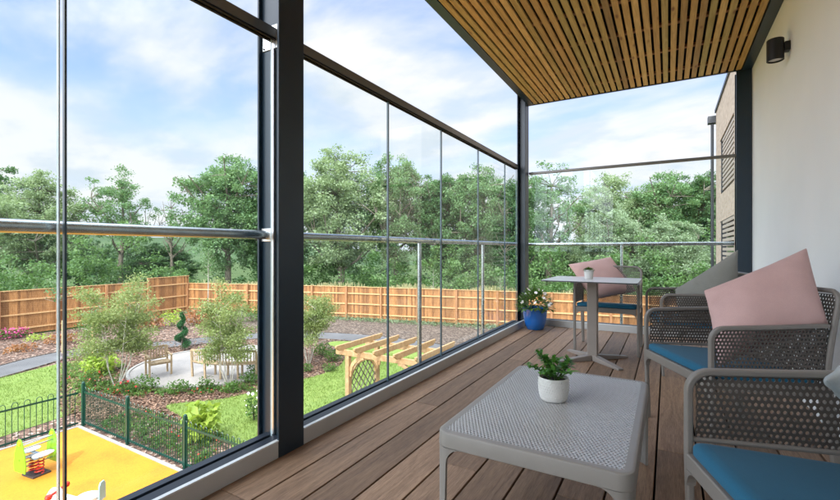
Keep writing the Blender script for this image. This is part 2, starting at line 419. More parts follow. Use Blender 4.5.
nz = wn('ShaderNodeTexNoise'); nz.inputs['Scale'].default_value = 1.15; nz.inputs['Detail'].default_value = 9; nz.inputs['Roughness'].default_value = .52; nz.inputs['Distortion'].default_value = .35
nt.links.new(mpw.outputs[0], nz.inputs['Vector'])
nz2 = wn('ShaderNodeTexNoise'); nz2.inputs['Scale'].default_value = 2.6; nz2.inputs['Detail'].default_value = 8; nz2.inputs['Roughness'].default_value = .55; nt.links.new(mpw.outputs[0], nz2.inputs['Vector'])
def wramp(src, stops):
    r = wn('ShaderNodeValToRGB'); r.color_ramp.interpolation = 'EASE'; e = r.color_ramp.elements
    while len(e) < len(stops): e.new(.5)
    for i,(p,c) in enumerate(stops): e[i].position = p; e[i].color = (*c,1)
    nt.links.new(src, r.inputs[0]); return r.outputs[0]
mask = wramp(nz.outputs['Fac'], [(.40,(0.08,)*3),(.57,(1,1,1))])
# towards the horizon the cloud closes up
hz = wramp(az.outputs[0], [(.0,(1,)*3),(.42,(0,0,0))])
mxm = wn('ShaderNodeMix', data_type='RGBA', blend_type='SCREEN'); mxm.inputs[0].default_value = 1; nt.links.new(mask, mxm.inputs[6]); nt.links.new(hz, mxm.inputs[7])
cl = wramp(nz2.outputs['Fac'], [(.38,CLOUD_LO),(.58,CLOUD_HI)])
mul = wn('ShaderNodeVectorMath', operation='SCALE'); mul.inputs['Scale'].default_value = CLOUD_K; nt.links.new(cl, mul.inputs[0])
# thin veil over the blue too
# clouds glow brighter round the sun, which stands behind the camera
sn = wn('ShaderNodeVectorMath', operation='DOT_PRODUCT'); nt.links.new(tc.outputs['Generated'], sn.inputs[0]); sn.inputs[1].default_value = tuple(sd)
sg_ = wn('ShaderNodeMapRange', interpolation_type='SMOOTHSTEP'); nt.links.new(sn.outputs['Value'], sg_.inputs[0]); sg_.inputs[1].default_value = -.25; sg_.inputs[2].default_value = 1.0; sg_.inputs[3].default_value = 1.0; sg_.inputs[4].default_value = SUN_GLOW
mul2 = wn('ShaderNodeVectorMath', operation='SCALE'); nt.links.new(mul.outputs[0], mul2.inputs[0]); nt.links.new(sg_.outputs[0], mul2.inputs['Scale']); mul = mul2
skb = wn('ShaderNodeVectorMath', operation='MULTIPLY'); nt.links.new(sky.outputs[0], skb.inputs[0]); skb.inputs[1].default_value = SKY_MUL
ska = wn('ShaderNodeVectorMath', operation='ADD'); nt.links.new(skb.outputs[0], ska.inputs[0]); ska.inputs[1].default_value = SKY_ADD
fin = wn('ShaderNodeMix', data_type='RGBA'); nt.links.new(mxm.outputs[2], fin.inputs[0]); nt.links.new(ska.outputs[0], fin.inputs[6]); nt.links.new(mul.outputs[0], fin.inputs[7])
nt.links.new(fin.outputs[2], bg.inputs['Color']); bg.inputs['Strength'].default_value = .15
S.view_settings.view_transform = 'Standard'; S.view_settings.look = 'None'; S.view_settings.gamma = 1; S.view_settings.exposure = EXPOSURE
S.render.engine = 'CYCLES'; S.cycles.max_bounces = 8; S.cycles.diffuse_bounces = 5; S.cycles.transparent_max_bounces = 24
S.cycles.use_denoising = True

# ------------------------------------------------------------------ setting: ground sheets
def sheet(name, poly, z, mat, label):
    m = MB(); m.add([(x,y,z) for x,y in poly], [tuple(range(len(poly)))])
    o = m.build(name, mat); 
    if o.data.polygons[0].normal.z < 0: o.data.flip_normals()
    return struct(o, label)
def smoothpoly(pts, it=2, closed=True):
    pts = [Vector((p[0],p[1])) for p in pts]
    for _ in range(it):
        q = []
        n_ = len(pts); rngi = range(n_) if closed else range(n_-1)
        if not closed: q.append(pts[0])
        for i in rngi:
            a = pts[i]; b = pts[(i+1)%n_]; q += [a*.75+b*.25, a*.25+b*.75]
        if not closed: q.append(pts[-1])
        pts = q
    return pts
# fence lines (world), the garden lies inside
FL = [(-26.3,-14.0),(-26.4,3.0),(-26.8,14.1)]; FC = (-27.2,16.9); FF = [(-16.5,20.0),(-7.8,21.8),(3.0,23.5),(16.0,25.2)]
sheet('ground', [(-900,-900),(900,-900),(900,900),(-900,900)], GZ, M['rough'], 'rough meadow grass beyond the garden fence')
inner = FL + [FC] + FF + [(16,-14)]
sheet('mulch_bed', inner, GZ+.004, M['mulch'], 'brown bark mulch of the planting beds')
soil = [tuple(G(314,331)[:2]), FC, *FF, (16,12), (3,12.6)]
soil = [(-20.5,15.5),(-24.5,17.3),(-16.4,19.9),(-7.7,21.7),(3,23.4),(15.9,25),(15.9,10),(2,9.0),(-4,10.6),(-9,12.4),(-13.5,14.0)]
sheet('bare_soil', soil, GZ+.008, M['soil'], 'grey brown bare soil below the far fence')
def gpts(l): return [tuple(G(u,v)[:2]) for u,v in l]
lawnR = gpts([(158,408),(180,403),(215,401),(245,395),(262,388),(285,384),(303,380),(325,374),(341,366),(346,357),(342,349),(327,345),(330,341.5),(352,341.5),(386,344),(445,353)])
lawnR = [(-6.8,4.85),(-7.3,5.5),(-8.4,6.1)] + lawnR + [(-1.5,9.4),(-1.0,4.85)]
sheet('lawn', [tuple(p) for p in smoothpoly(lawnR,2)], GZ+.012, M['lawn'], 'curving mown lawn in the middle of the garden')
lawnL = gpts([(0,379),(40,368.5),(72,361),(92,361),(96,367),(88,376),(72,388)]) + [(-12.1,5.2),(-12.1,-14),(-16.5,-14)]
sheet('lawn', [tuple(p) for p in smoothpoly(lawnL,1)], GZ+.012, M['lawn'], 'strip of lawn beyond the play area')
pathc = [(-18.3,-14)] + gpts([(-60,388),(0,372.5),(57,356),(105,349.5),(159,346),(205,341),(245,337),(285,335),(320,335.8),(350,337.5),(386,341),(445,350),(490,360)]) + [(2.5,6.5)]
pc = smoothpoly(pathc, 2, False)
def ribbon(pc, w, off=0):
    L = []; Rr = []
    for i, p in enumerate(pc):
        t = (pc[min(i+1,len(pc)-1)]-pc[max(i-1,0)]).normalized(); nn = Vector((-t.y,t.x))
        L.append(p+nn*(w/2+off)); Rr.append(p-nn*(w/2-off))
    return L, Rr
L, Rr = ribbon(pc, 1.5)
m = MB()
vs = [(p.x,p.y,GZ+.020) for p in L]+[(p.x,p.y,GZ+.020) for p in Rr]; k = len(L)
m.add(vs, [(i,i+1,k+i+1,k+i) for i in range(k-1)])
struct(m.build('path', M['path']), 'curving grey tarmac path through the garden')
m = MB()
for side in (L, Rr):
    for a, b in zip(side[:-1], side[1:]):
        m.bar((a.x,a.y,GZ+.02),(b.x,b.y,GZ+.02),.05,.05)
struct(m.build('path_edging', M['soil']), 'thin concrete edging along the path')
pcn = Vector((-13.9,9.8)); PR = 2.75
sheet('patio', [(pcn.x+PR*math.cos(a*math.pi/32), pcn.y+PR*math.sin(a*math.pi/32)) for a in range(64)], GZ+.028, M['paving'], 'round pale gravel patio with benches')
m = MB()
for a in range(64):
    a0 = a*math.pi/32; a1 = (a+1)*math.pi/32
    m.bar((pcn.x+PR*math.cos(a0),pcn.y+PR*math.sin(a0),GZ+.03),(pcn.x+PR*math.cos(a1),pcn.y+PR*math.sin(a1),GZ+.03),.08,.06)
struct(m.build('patio_edging', M['kerb']), 'pale stone edging round the patio')
PX0, PX1, PY0, PY1 = -11.62, -2.2, -9.0, 4.60
sheet('play_surface', [(PX0,PY0),(PX1,PY0),(PX1,PY1),(PX0,PY1)], GZ+.06, M['yellow'], 'yellow rubber safety surface of the play area')
m = MB(); m.box((PX0-.07,PY1,GZ-.05),(PX1,PY1+.07,GZ+.075)); m.box((PX0-.07,PY0,GZ-.05),(PX0,PY1,GZ+.075))
struct(m.build('kerb', M['kerb']), 'pale concrete kerb round the yellow play surface')
M['hillwood'] = ground('wooded_hillside', [(.3,(.03,.055,.025)),(.55,(.05,.085,.035)),(.75,(.09,.12,.055))], .08, .6, bd=.5).m
# distant hills
m = MB()
xs = [(-400+ i*25) for i in range(33)]
vs = []; fs = []
for i, a in enumerate(np.linspace(-1.9, 1.1, 60)):
    d0 = 260+ 60*math.sin(a*3)
    hgt = 4.5 + 4*math.sin(a*5.0+1)+2*math.sin(a*13)
    for (dd, hh) in ((d0-90,-4),(d0-30,hgt*.55),(d0,hgt),(d0+60,-3)):
        vs.append((math.sin(a)*dd, math.cos(a)*dd, GZ+4+hh))
for i in range(59):
    for j in range(3): fs.append((i*4+j,(i+1)*4+j,(i+1)*4+j+1,i*4+j+1))
m.add(vs, fs); struct(m.build('hills', M['hillwood'], smooth=True), 'low wooded hills on the horizon')

# ------------------------------------------------------------------ balcony
XI, XG, XO, XW, YE, YB, HC = -1.70, -1.82, -1.93, .812, 6.0, -6.5, 3.075
m = MB(); pitch = .1825; edges = [XI-.012, -1.512]
while edges[-1]+pitch < XW: edges.append(edges[-1]+pitch)
edges.append(XW)
joints = {0:[1.2,4.8], 1:[-1.0,2.56], 2:[.4,4.0], 3:[-1.0,2.9], 4:[1.9,5.3], 5:[-.4,3.3], 6:[.6,4.4]}
for i in range(len(edges)-1):
    ys = [YB]+joints.get(i, [R.uniform(-3,0), R.uniform(1,5)])+[YE+.07]
    for a, b in zip(ys[:-1], ys[1:]):
        m.box((edges[i]+.0045,a+.0015,-.025),(edges[i+1]-.0045,b-.0015,0))
struct(m.build('deck', M['deck'], bevel=.0025), 'brown wood grain decking boards of the balcony')
m = MB(); m.box((XI-.25,YB,-.30),(XW+.02,YE+.16,-.04)); struct(m.build('balcony_slab', M['black']), 'dark slab edge under the decking')

# ceiling
ce = tag(empty('slatted_ceiling',(0,0,HC)), 'timber slatted soffit with black gaps over the balcony', 'ceiling')
m = MB(); x = XI+.085; pit = .0712; 
while x+.0485 < .718:
    m.box((x,YB,0),(x+.0485,YE-.005,.021)); x += pit
m.build('slats', M['slat'], ce)
m = MB(); yy = YB+.2
while yy < YE: m.box((XI+.08,yy,.0215),(.72,yy+.045,.05)); yy += .6
m.build('batten', M['fencepost'], ce)
m = MB(); m.box((XI+.08,YB,.06),(.725,YE-.002,.12)); m.build('membrane', M['black'], ce)
m = MB(); m.box((XI-.003,YB,-.006),(XI+.080,YE+.03,.30)); m.box((XI-.125,YB,.132),(XI-.0031,YE+.03,.30)); m.box((XI+.0805,YE,-.006),(XW-.001,YE+.03,.30)); m.box((.722,YB,-.012),(XW-.001,YE-.002,.30))
m.build('edge_beam', M['navy'], ce, bevel=.002)
m = MB()
m.box((XI-.002,YB,.301),(XW-.002,YE+.029,.42)); m.build('roof_deck', M['sill'], ce)

# house wall
hw = tag(empty('house_wall',(XW,0,GZ)), 'plain white rendered house wall beside the armchairs', 'wall')
m = MB(); m.box((0,YB-3,0),(.35,YE+.17,9.6)); m.build('rendered_face', M['render'], hw)
m = MB(); m.box((-2.7,YB-3,-.0),(-.0,YB-.02,9.6)); m.build('return_wall', M['render'], hw)

# steel columns (H section, flanges parallel to the glass)
def column(name, x0, y0, wx, wy, label, ow=.03, z0=-.04, z1=HC-.008, rot=False):
    c = tag(empty(name,(x0,y0,0)), label, 'column', 'navy steel columns of the balcony')
    m = MB(); m.box((-.014,0,z0),(0,wy,z1)); m.build('inner_flange', M['navy'], c, bevel=.003)
    m = MB(); m.box((-wx,wy/2-ow,z0),(-wx+.012,wy/2+ow,z1)); m.build('outer_flange', M['navy'], c, bevel=.002)
    m = MB(); m.box((-wx+.012,wy/2-.007,z0),(-.014,wy/2+.007,z1)); m.build('web', M['navy'], c)
    return c
column('steel_column', XI+.003, 1.525, .228, .172, 'thick near black navy steel column nearest the camera')
column('steel_column', XI+.003, 5.84, .115, .172, 'slim navy steel column at the far glass corner by the blue pot', .086, z1=HC+.130)
c = tag(empty('steel_column',(.722,YE,0)), 'navy steel column against the white wall at the balcony end', 'column', 'navy steel columns of the balcony')
m = MB(); m.box((-.055,-.01,-.04),(.087,.012,HC-.012)); m.build('inner_flange', M['navy'], c, bevel=.003)
m = MB(); m.box((-.055,.115,-.04),(.087,.127,HC-.008)); m.build('outer_flange', M['navy'], c, bevel=.003)
m = MB(); m.box((.010,.012,-.04),(.022,.115,HC-.008)); m.build('web', M['navy'], c)

# glass screens
def panel(parent, a, b, z0, z1, t=.010, edge=('glassedge','glassedge'), axis='Y', x=XG):
    m = MB()
    if axis == 'Y': m.box((x-t/2,a,z0),(x+t/2,b,z1))
    else: m.box((a,x-t/2,z0),(b,x+t/2,z1))
    o = m.build('glass_panel', [M['glass'],M['glassedge'],M['glassedge2']], parent)
    for p in o.data.polygons:
        nn = p.normal
        along = abs(nn.y) if axis == 'Y' else abs(nn.x)
        if along > .5:
            p.material_index = 1 if edge[0 if (nn.y if axis=='Y' else nn.x) < 0 else 1] == 'glassedge' else 2
    return o
ZS, ZR0, ZR1 = .088, 2.170, 2.216
def screen_y(a, b, joints, label, first=('glassedge','glassedge')):
    s_ = tag(empty('glass_screen',(0,0,0)), label, 'glass screen', 'glass wind screens round the balcony')
    ys = [a+.006]+joints+[b-.006]
    for i,(p,q) in enumerate(zip(ys[:-1],ys[1:])):
        gp_ = .0075 if first[0]=='glassedge2' else .0035; panel(s_, p+(.0 if i==0 else gp_), q-gp_, ZS-.03, ZR0+.02, edge=first)
    m = MB(); m.box((XI-.018,a,-.03),(XI,b,ZS-.008)); m.build('sill', M['sill'], s_, bevel=.002)
    m = MB(); m.box((XI-.019,a,ZS-.0075),(XI+.002,b,ZS)); m.build('sill_cap', M['sillcap'], s_)
    m = MB(); m.box((XG-.05,a,-.03),(XG-.008,b,ZS-.018)); m.box((XG+.008,a,-.03),(XI-.0195,b,ZS-.022)); m.build('glazing_channel', M['gasket'], s_)
    m = MB(); m.box((XG+.0075,a,ZR0-.002),(XG+.026,b,ZR1)); m.box((XG-.026,a,ZR0-.002),(XG-.0075,b,ZR1)); m.box((XG-.0255,a,ZR1+.0005),(XG+.0255,b,ZR1+.004)); m.build('top_rail', M['railmetal'], s_, bevel=.0015)
    m = MB(); m.box((XG+.0078,a,ZR0-.012),(XG+.022,b,ZR0-.0025)); m.box((XG-.022,a,ZR0-.012),(XG-.0078,b,ZR0-.0025)); m.build('rail_gasket', M['black'], s_)
    for q in joints:
        m = MB()
        if first[0] == 'glassedge2':
            m.box((XG-.008,q-.0120,ZS-.021),(XG+.008,q-.0078,ZR0-.013)); m.build('edge_seal', M['glassedge2'], s_)
            m = MB(); m.box((XG-.008,q+.0050,ZS-.021),(XG+.008,q+.0118,ZR0-.013)); m.build('edge_seal', M['seal'], s_)
        else:
            m.box((XG-.007,q-.006,ZS-.021),(XG+.007,q+.006,ZR0-.013)); m.build('edge_seal', M['seal'], s_)
    return s_
M['seal'] = simple('blue_grey_seal', (.045,.085,.11), .3)
s1 = screen_y(-6.4, 1.5975, [-3.6,-2.75,-1.9,-1.05,-.2,.675], 'frameless glass screen left of the thick column, nearest the camera', ('glassedge2','glassedge2'))
m = MB(); m.box((XG-.085,1.598,ZR0-.05),(XG+.06,1.6035,ZR1+.03)); br_ = m.build('end_bracket', M['bracket'], s1, bevel=.002)
m = MB(); m.box((XG-.006,1.594,ZS-.021),(XG+.006,1.6035,ZR0-.052)); m.build('edge_channel', M['bracket'], s1)
for dy_, dz_ in ((-.07,-.045),(-.07,.068),(.045,-.045),(.045,.068)):
    m = MB(); m.tube([(XG+dy_,1.598,ZR0+.005+dz_),(XG+dy_,1.593,ZR0+.005+dz_)], .004, 8); m.build('bolt', M['gasket'], br_)
s2 = screen_y(1.700, 5.838, [2.68,3.553,4.448,5.349], 'long run of frameless glass panels from thick column to the far corner')
s3 = tag(empty('glass_screen',(0,0,0)), 'glass screen across the far end of the balcony', 'glass screen', 'glass wind screens round the balcony')
YG = YE+.045
xs = [XI+.03,-.893,-.087,.66]
for p, q in zip(xs[:-1],xs[1:]): panel(s3, p+.0035, q-.0035, ZS+.004, ZR0-.05, axis='X', x=YG)
m = MB(); m.box((XI+.004,YE+.008,-.03),(.667,YE+.025,ZS-.008)); m.build('sill', M['sill'], s3, bevel=.002)
m = MB(); m.box((XI+.004,YE+.006,ZS-.0075),(.667,YE+.026,ZS)); m.build('sill_cap', M['sillcap'], s3)
m = MB(); m.box((XI+.004,YG+.008,-.03),(.667,YG+.05,ZS+.004)); m.build('glazing_channel', M['gasket'], s3)
m = MB(); m.box((XI+.004,YG-.030,ZR0-.066),(.667,YG+.03,ZR0-.036)); m.build('top_rail', M['railmetal'], s3, bevel=.002)

# handrails outside the glass
XH, ZH = -1.876, 1.128
h1 = tag(empty('handrail',(0,0,0)), 'thick round grey steel handrail crossing the glass left of the thick column', 'handrail')
m = MB(); m.tube([(XH,-6.4,ZH),(XH,1.597,ZH)], .0235, 20); m.build('rail_tube', M['steel'], h1, smooth=True)
m = MB(); m.box((XH-.035,1.5975,ZH-.035),(XH+.035,1.6035,ZH+.035)); m.build('end_bracket', M['bracket'], h1, bevel=.002)
for y in (-2.7,-1.2): m = MB(); m.box((XH-.02,y-.006,-.15),(XH+.02,y+.006,ZH-.024)); m.build('baluster', M['steel'], h1, bevel=.002)
h2 = tag(empty('handrail',(0,0,0)), 'long grey steel handrail with balusters outside the glass right of the thick column', 'handrail')
m = MB(); m.tube([(XH,1.62,ZH),(XH,6.06,ZH)], .0225, 20); m.build('rail_tube', M['steel'], h2, smooth=True)
for y in (3.25,4.73): m = MB(); m.tube([(XH,y,-.15),(XH,y,ZH-.023)], .019, 12); m.build('baluster', M['steel'], h2, smooth=True)
h3 = tag(empty('handrail',(0,0,0)), 'grey steel handrail across the far end of the balcony', 'handrail')
YH = YG+.04
m = MB(); m.tube([(XH,YH+.01,ZH-.008),(.66,YH+.01,ZH-.008)], .021, 16); m.build('rail_tube', M['steel'], h3, smooth=True)
for x in (-.52,): m = MB(); m.tube([(x,YH+.01,-.15),(x,YH+.01,ZH-.02)], .018, 12); m.build('baluster', M['steel'], h3, smooth=True)

# wall downlight
wl = tag(empty('wall_light',(XW,4.29,2.60)), 'black cylinder downlight on the white wall', 'wall light')
m = MB(); m.box((-.035,-.03,-.02),(.0,.03,.05)); m.build('bracket', M['lampblack'], wl, bevel=.003)
m = MB(); m.lathe([(0,.085),(.052,.085),(.055,.082),(.055,-.078),(.052,-.08),(.047,-.08),(.047,-.066),(0,-.066)], 36, (-.088,0,0)); m.build('lamp_shade', M['lampblack'], wl, smooth=True)
m = MB(); m.lathe([(0,-.067),(.044,-.067),(.044,-.070),(0,-.072)], 24, (-.088,0,0)); m.build('lens', M['lens'], wl, smooth=True)
# ------------------------------------------------------------------ brick wing beyond the balcony
bw = tag(empty('brick_building',(1.5,9.0,GZ)), 'buff brick wing with louvred windows and downpipe beyond the balcony end', 'building')
m = MB(); ztop = 6.1-GZ
def wallseg(y0,y1,z0,z1): m.box((0,y0,z0),(.3,y1,z1))
wy0, wy1 = 4.9, 8.42
za0, za1, zb0, zb1 = .1-GZ, 1.97-GZ, 2.85-GZ, 4.66-GZ
wallseg(0,wy0,0,ztop-.12); wallseg(wy1,9.8,0,ztop-.12); wallseg(wy0,wy1,0,za0); wallseg(wy0,wy1,za1,zb0); wallseg(wy0,wy1,zb1,ztop-.12)
m.box((.3,9.5,0),(9,9.8,ztop-.12)); m.box((.3,0,0),(9,.3,ztop-.12))
m.build('brick_wall', M['brick'], bw)
m = MB(); m.box((-.04,-.04,ztop-.12),(9.0,9.84,ztop)); m.build('roof_coping', M['pipe'], bw, bevel=.01)
for z0, z1 in ((za0,za1),(zb0,zb1)):
    m = MB(); m.box((.10,wy0,z0),(.13,wy1,z1)); wo = m.build('window', M['darkglass'], bw)
    m = MB()
    for a,b,c_,d_ in ((wy0,wy0+.05,z0,z1),(wy1-.05,wy1,z0,z1),(wy0+.05,wy1-.05,z0,z0+.05),(wy0+.05,wy1-.05,z1-.05,z1)): m.box((.03,a,c_),(.098,b,d_))
    m.build('window_frame', M['pipe'], wo)
    m = MB(); z = z0+.08
    while z < z1-.1:
        m.box((.0,wy0+.1,z),(.06,wy1-.75,z+.085)); z += .14
    m.build('louvre', M['louvre'], wo)
m = MB(); m.tube([(-.10,9.95,0),(-.10,9.95,ztop-.45)], .05, 12); m.build('downpipe', M['pipe'], bw, smooth=True)
m = MB(); m.box((-.24,9.82,ztop-.46),(.03,10.1,ztop-.2)); m.build('rain_hopper', M['pipe'], bw, bevel=.01)

# ------------------------------------------------------------------ timber fence
def fence(pts, h, label, post_gap=2.45, cap=True, side=1, rails=(.32,.95,1.6), zb=GZ+.02):
    f = tag(empty('wooden_fence',(pts[0][0],pts[0][1],zb)), label, 'fence', 'timber garden fences')
    off = Vector((pts[0][0],pts[0][1],zb)); mb = MB(); mr = [MB() for _ in rails]; mp_ = []; mc = MB()
    for a, b in zip(pts[:-1],pts[1:]):
        a = Vector((a[0],a[1],0)); b = Vector((b[0],b[1],0)); d = b-a; Lg = d.length; d.normalize(); nn = Vector((d.y,-d.x,0))*side
        k = 0.0; i = 0
        M4 = Matrix(((d.x,nn.x,0,a.x-off.x),(d.y,nn.y,0,a.y-off.y),(0,0,1,0),(0,0,0,1)))
        while k < Lg-.02:
            w_ = min(.105, Lg-k); j = R.uniform(-.006,.006); tlt = R.uniform(0,.004)
            mb.box((k+.002,-.012+ (i%2)*.006,.06),(k+w_-.001,.0+(i%2)*.006+tlt,h+j),M4); k += .103; i += 1
        for q, z in enumerate(rails): mr[q].box((.0,.009,z*h/2.0-.035),(Lg,.055,z*h/2.0+.035),M4)
        mc.box((0,-.03,h+.008),(Lg,.045,h+.04),M4)
        npst = max(1,round(Lg/post_gap))
        for q in range(npst + (1 if b.x == pts[-1][0] and b.y == pts[-1][1] else 0)):
            t = Lg*q/npst; z2 = MB(); z2.box((t-.055,.057,-.1),(t+.055,.16,h+.05),M4); mp_.append(z2)
    mb.build('boards', M['fence'], f)
    for r_ in mr: r_.build('rail', M['rail'], f)
    for p_ in mp_: p_.build('post', M['fencepost'], f, bevel=.006)
    if cap: mc.build('capping', M['rail'], f)
fence(FL, 2.12, 'brown timber fence along the left side of the garden')
fence([FL[-1], FC], 2.34, 'taller short timber fence section at the far left garden corner')
fence([FC]+FF, 1.86, 'orange brown timber fence across the far end of the garden', side=1)

# ------------------------------------------------------------------ bow top play railing
def railing(p0, p1, label, posts, bp=.2, h=.92, zb=GZ):
    p0 = Vector((*p0,0)); p1 = Vector((*p1,0)); d = (p1-p0); Lg = d.length; d.normalize()
    f = tag(empty('metal_railing',(p0.x,p0.y,zb)), label, 'railing', 'green bow top railings of the play area')
    at_ = lambda t, z: d*t+Vector((0,0,z))
    for zr, nm in ((.10,'bottom_rail'),(h-.13,'top_rail')):
        m = MB(); m.bar(at_(0,zr), at_(Lg,zr), .012, .038); m.build(nm, M['greenpaint'], f)
    m = MB(); t = .06
    while t < Lg-.1:
        hw_ = bp/4; path = [at_(t,.05), at_(t,h-.06)] + [at_(t+hw_-hw_*math.cos(a), h-.06+.055*math.sin(a)) for a in (math.pi*.25,math.pi*.5,math.pi*.75)] + [at_(t+2*hw_,h-.06), at_(t+2*hw_,.05)]
        m.tube(path, .0075, 5); t += bp
    m.build('bow_bars', M['greenpaint'], f, smooth=True)
    for t in posts:
        m = MB(); m.box((-.032,-.032,-.1),(.032,.032,h+.06), Matrix.Translation(at_(t,0)) @ Matrix.Rotation(math.atan2(d.y,d.x),4,'Z')); m.lathe([(0,h+.115),(.03,h+.095),(.036,h+.075),(.03,h+.061)], 12, tuple(at_(t,0))); m.build('post', M['greenpaint'], f, bevel=.004)
railing((-11.78,4.78),(-2.4,4.78),'green metal railing along the far edge of the yellow play surface',[0.0,1.95,3.98,5.98,7.98], .15)
railing((-11.78,4.68),(-11.78,-7.0),'dark bow top railing along the left edge of the yellow play surface',[2.5,4.9,7.3,9.7])

# ------------------------------------------------------------------ spring rockers in the play area
def coil(m, c, r, z0, z1, turns, rad):
    pts = [(c[0]+r*math.cos(a), c[1]+r*math.sin(a), z0+(z1-z0)*a/(turns*2*math.pi)) for a in np.linspace(0,turns*2*math.pi,turns*14)]
    m.tube(pts, rad, 6)
RZ = GZ+.06
rk = tag(empty('spring_rocker', (*G(36.5,474,RZ)[:2],RZ), math.radians(8)), 'lime green spring rocker with white seats on yellow surface beside the dark railing', 'spring rocker', 'spring rockers in the play area')
m = MB(); m.box((-.20,-.16,0),(.20,.16,.035)); m.build('base_plate', M['toydark'], rk, bevel=.006)
for sx_ in (-.1,.1):
    m = MB(); coil(m,(sx_,0),.075,.035,.32,5,.012); m.build('spring', M['toyred'], rk, smooth=True)
m = MB(); m.box((-.20,-.12,.32),(.20,.12,.34)); m.bar((0,-.29,.36),(0,.27,.36),.05,.03); m.build('cross_frame', M['steel'], rk, bevel=.004)
prof = [(-.19,.14),(.19,.14),(.215,.26),(.18,.47),(.09,.68),(.04,.74),(-.04,.74),(-.09,.68),(-.18,.47),(-.215,.26)]
for sy in (-.29,.275):
    MM = Matrix(((1,0,0,0),(0,0,1,sy),(0,1,0,0),(0,0,0,1)))
    m = MB(); m.prism(prof, 0, .018, MM); p_ = m.build('side_panel', M['toygreen'], rk, bevel=.006)
    m = MB(); m.tube([(0,sy-.012,.66),(0,sy+.03,.66)], .035, 14); m.build('roller_cap', M['toyyellow'], p_, smooth=True)
for sx_ in (-.235,.235):
    m = MB(); m.prism([(.19*math.cos(a)*1.0, .12*math.sin(a)) for a in np.linspace(0,2*math.pi,24)[:-1]], .40, .418, Matrix.Translation((sx_,0,0)) @ Matrix.Rotation(math.pi/2,4,'Z')); m.build('seat', M['toywhite'], rk, bevel=.004)
m = MB(); m.box((-.30,-.04,.345),(.30,.04,.398)); m.build('seat_beam', M['steel'], rk, bevel=.004)
for z in (.22,.30,.55,.63):
    m = MB(); m.tube([(0.03,-.272,z),(0.03,.275,z)], .014, 8); m.build('cross_bar', M['steel'], rk, smooth=True)
rk.scale = (.86,.86,.97)
p2 = W(77,503,6.2)
rk2 = tag(empty('spring_rocker', (p2.x,p2.y,RZ), math.radians(35)), 'spring rocker with red handles and pale blue back, at the bottom edge of the photo', 'spring rocker', 'spring rockers in the play area')
m = MB(); m.box((-.18,-.18,0),(.18,.18,.035)); m.build('base_plate', M['toydark'], rk2, bevel=.006)
m = MB(); coil(m,(0,0),.09,.035,.36,5,.014); m.build('spring', M['toyred'], rk2, smooth=True)
body = [(-.36,.38),(.30,.36),(.36,.44),(.22,.47),(.02,.46),(-.16,.52),(-.24,.62),(-.34,.62),(-.42,.50)]
m = MB(); m.prism(body, -.03, .03, Matrix(((1,0,0,0),(0,0,1,0),(0,1,0,0),(0,0,0,1)))); m.build('body_panel', M['toywhite'], rk2, bevel=.01)
m = MB(); m.prism([(.15*math.cos(a), .12*math.sin(a)) for a in np.linspace(0,2*math.pi,24)[:-1]], .475, .50, Matrix.Translation((.17,0,0))); m.build('seat', M['toywhite'], rk2, bevel=.006)
m = MB(); m.prism([(-.075,0),(.075,0),(.07,.22),(.035,.27),(-.035,.27),(-.07,.22)], 0, .02, Matrix(((0,0,1,.33),(1,0,0,0),(0,1,0,.42),(0,0,0,1)))); m.build('seat_back', M['toyblue'], rk2, bevel=.006)
for s_ in (-1,1):
    m = MB(); m.tube([(-.26,s_*.03,.58),(-.26,s_*.17,.58)], .018, 8); h_ = m.build('handle', M['toyred'], rk2, smooth=True)
    m = MB(); m.lathe([(0,-.04),(.035,-.028),(.045,0),(.035,.028),(0,.04)], 14, (-.26,s_*.17,.58)); m.build('handle_knob', M['toyred'], h_, smooth=True)

# ------------------------------------------------------------------ pergola arch
pg = tag(empty('pergola',(-4.7,7.1,GZ)), 'pale timber pergola arch with trellis sides on the lawn', 'pergola')
def prt(nm, m, mat='pine', bv=.006): return m.build(nm, M[mat], pg, bevel=bv)
xA, xB, yA, yB = -.78, .78, -.42, .55
for px in (xA,xB):
    for py in (yA,yB):
        m = MB(); m.box((px-.045,py-.045,-.05),(px+.045,py+.045,2.0)); prt('post', m)
for py in (yA,yB):
    m = MB(); m.box((xA-.30,py-.025,2.001),(xB+.30,py+.025,2.11)); prt('beam', m)
for i in range(5):
    rx = xA-.12+ (xB-xA+.24)*i/4
    poly = [(-.72,.02),(-.62,-.045),(.75,-.045),(.85,.02),(.85,.065),(-.72,.065)]
    m = MB(); m.prism([(a+.06,b+2.155) for a,b in poly], rx-.022, rx+.022, Matrix(((0,0,1,0),(1,0,0,0),(0,1,0,0),(0,0,0,1)))); prt('rafter', m)
for px in (xA,xB):
    # arched trellis side
    fr = MB(); cy = (yA+yB)/2; rr = (yB-yA)/2-.05
    arc = [(cy+rr*math.cos(a), 1.45+rr*.85*math.sin(a)) for a in np.linspace(0,math.pi,13)]
    outer = [(cy+rr, .15)] + arc + [(cy-rr,.15)]
    for a, b in zip(outer[:-1],outer[1:]): fr.bar((px,a[0],a[1]),(px,b[0],b[1]),.035,.06,(1,0,0))
    tp = prt('trellis_frame', fr, bv=0)
    lt = MB()
    for sgn in (1,-1):
        for k in range(-9,14):
            c0 = k*.19; pts = []
            for t in np.linspace(-rr,rr,25):
                z = c0 + sgn*t*1.25 + .6
                top = 1.45 + .85*math.sqrt(max(0,rr*rr-t*t))
                if .15 < z < top: pts.append((t,z))
            if len(pts) > 1: lt.bar((px+.004*sgn,cy+pts[0][0],pts[0][1]),(px+.004*sgn,cy+pts[-1][0],pts[-1][1]),.007,.022,(1,0,0))
    lt.build('lattice', M['bark'], tp)
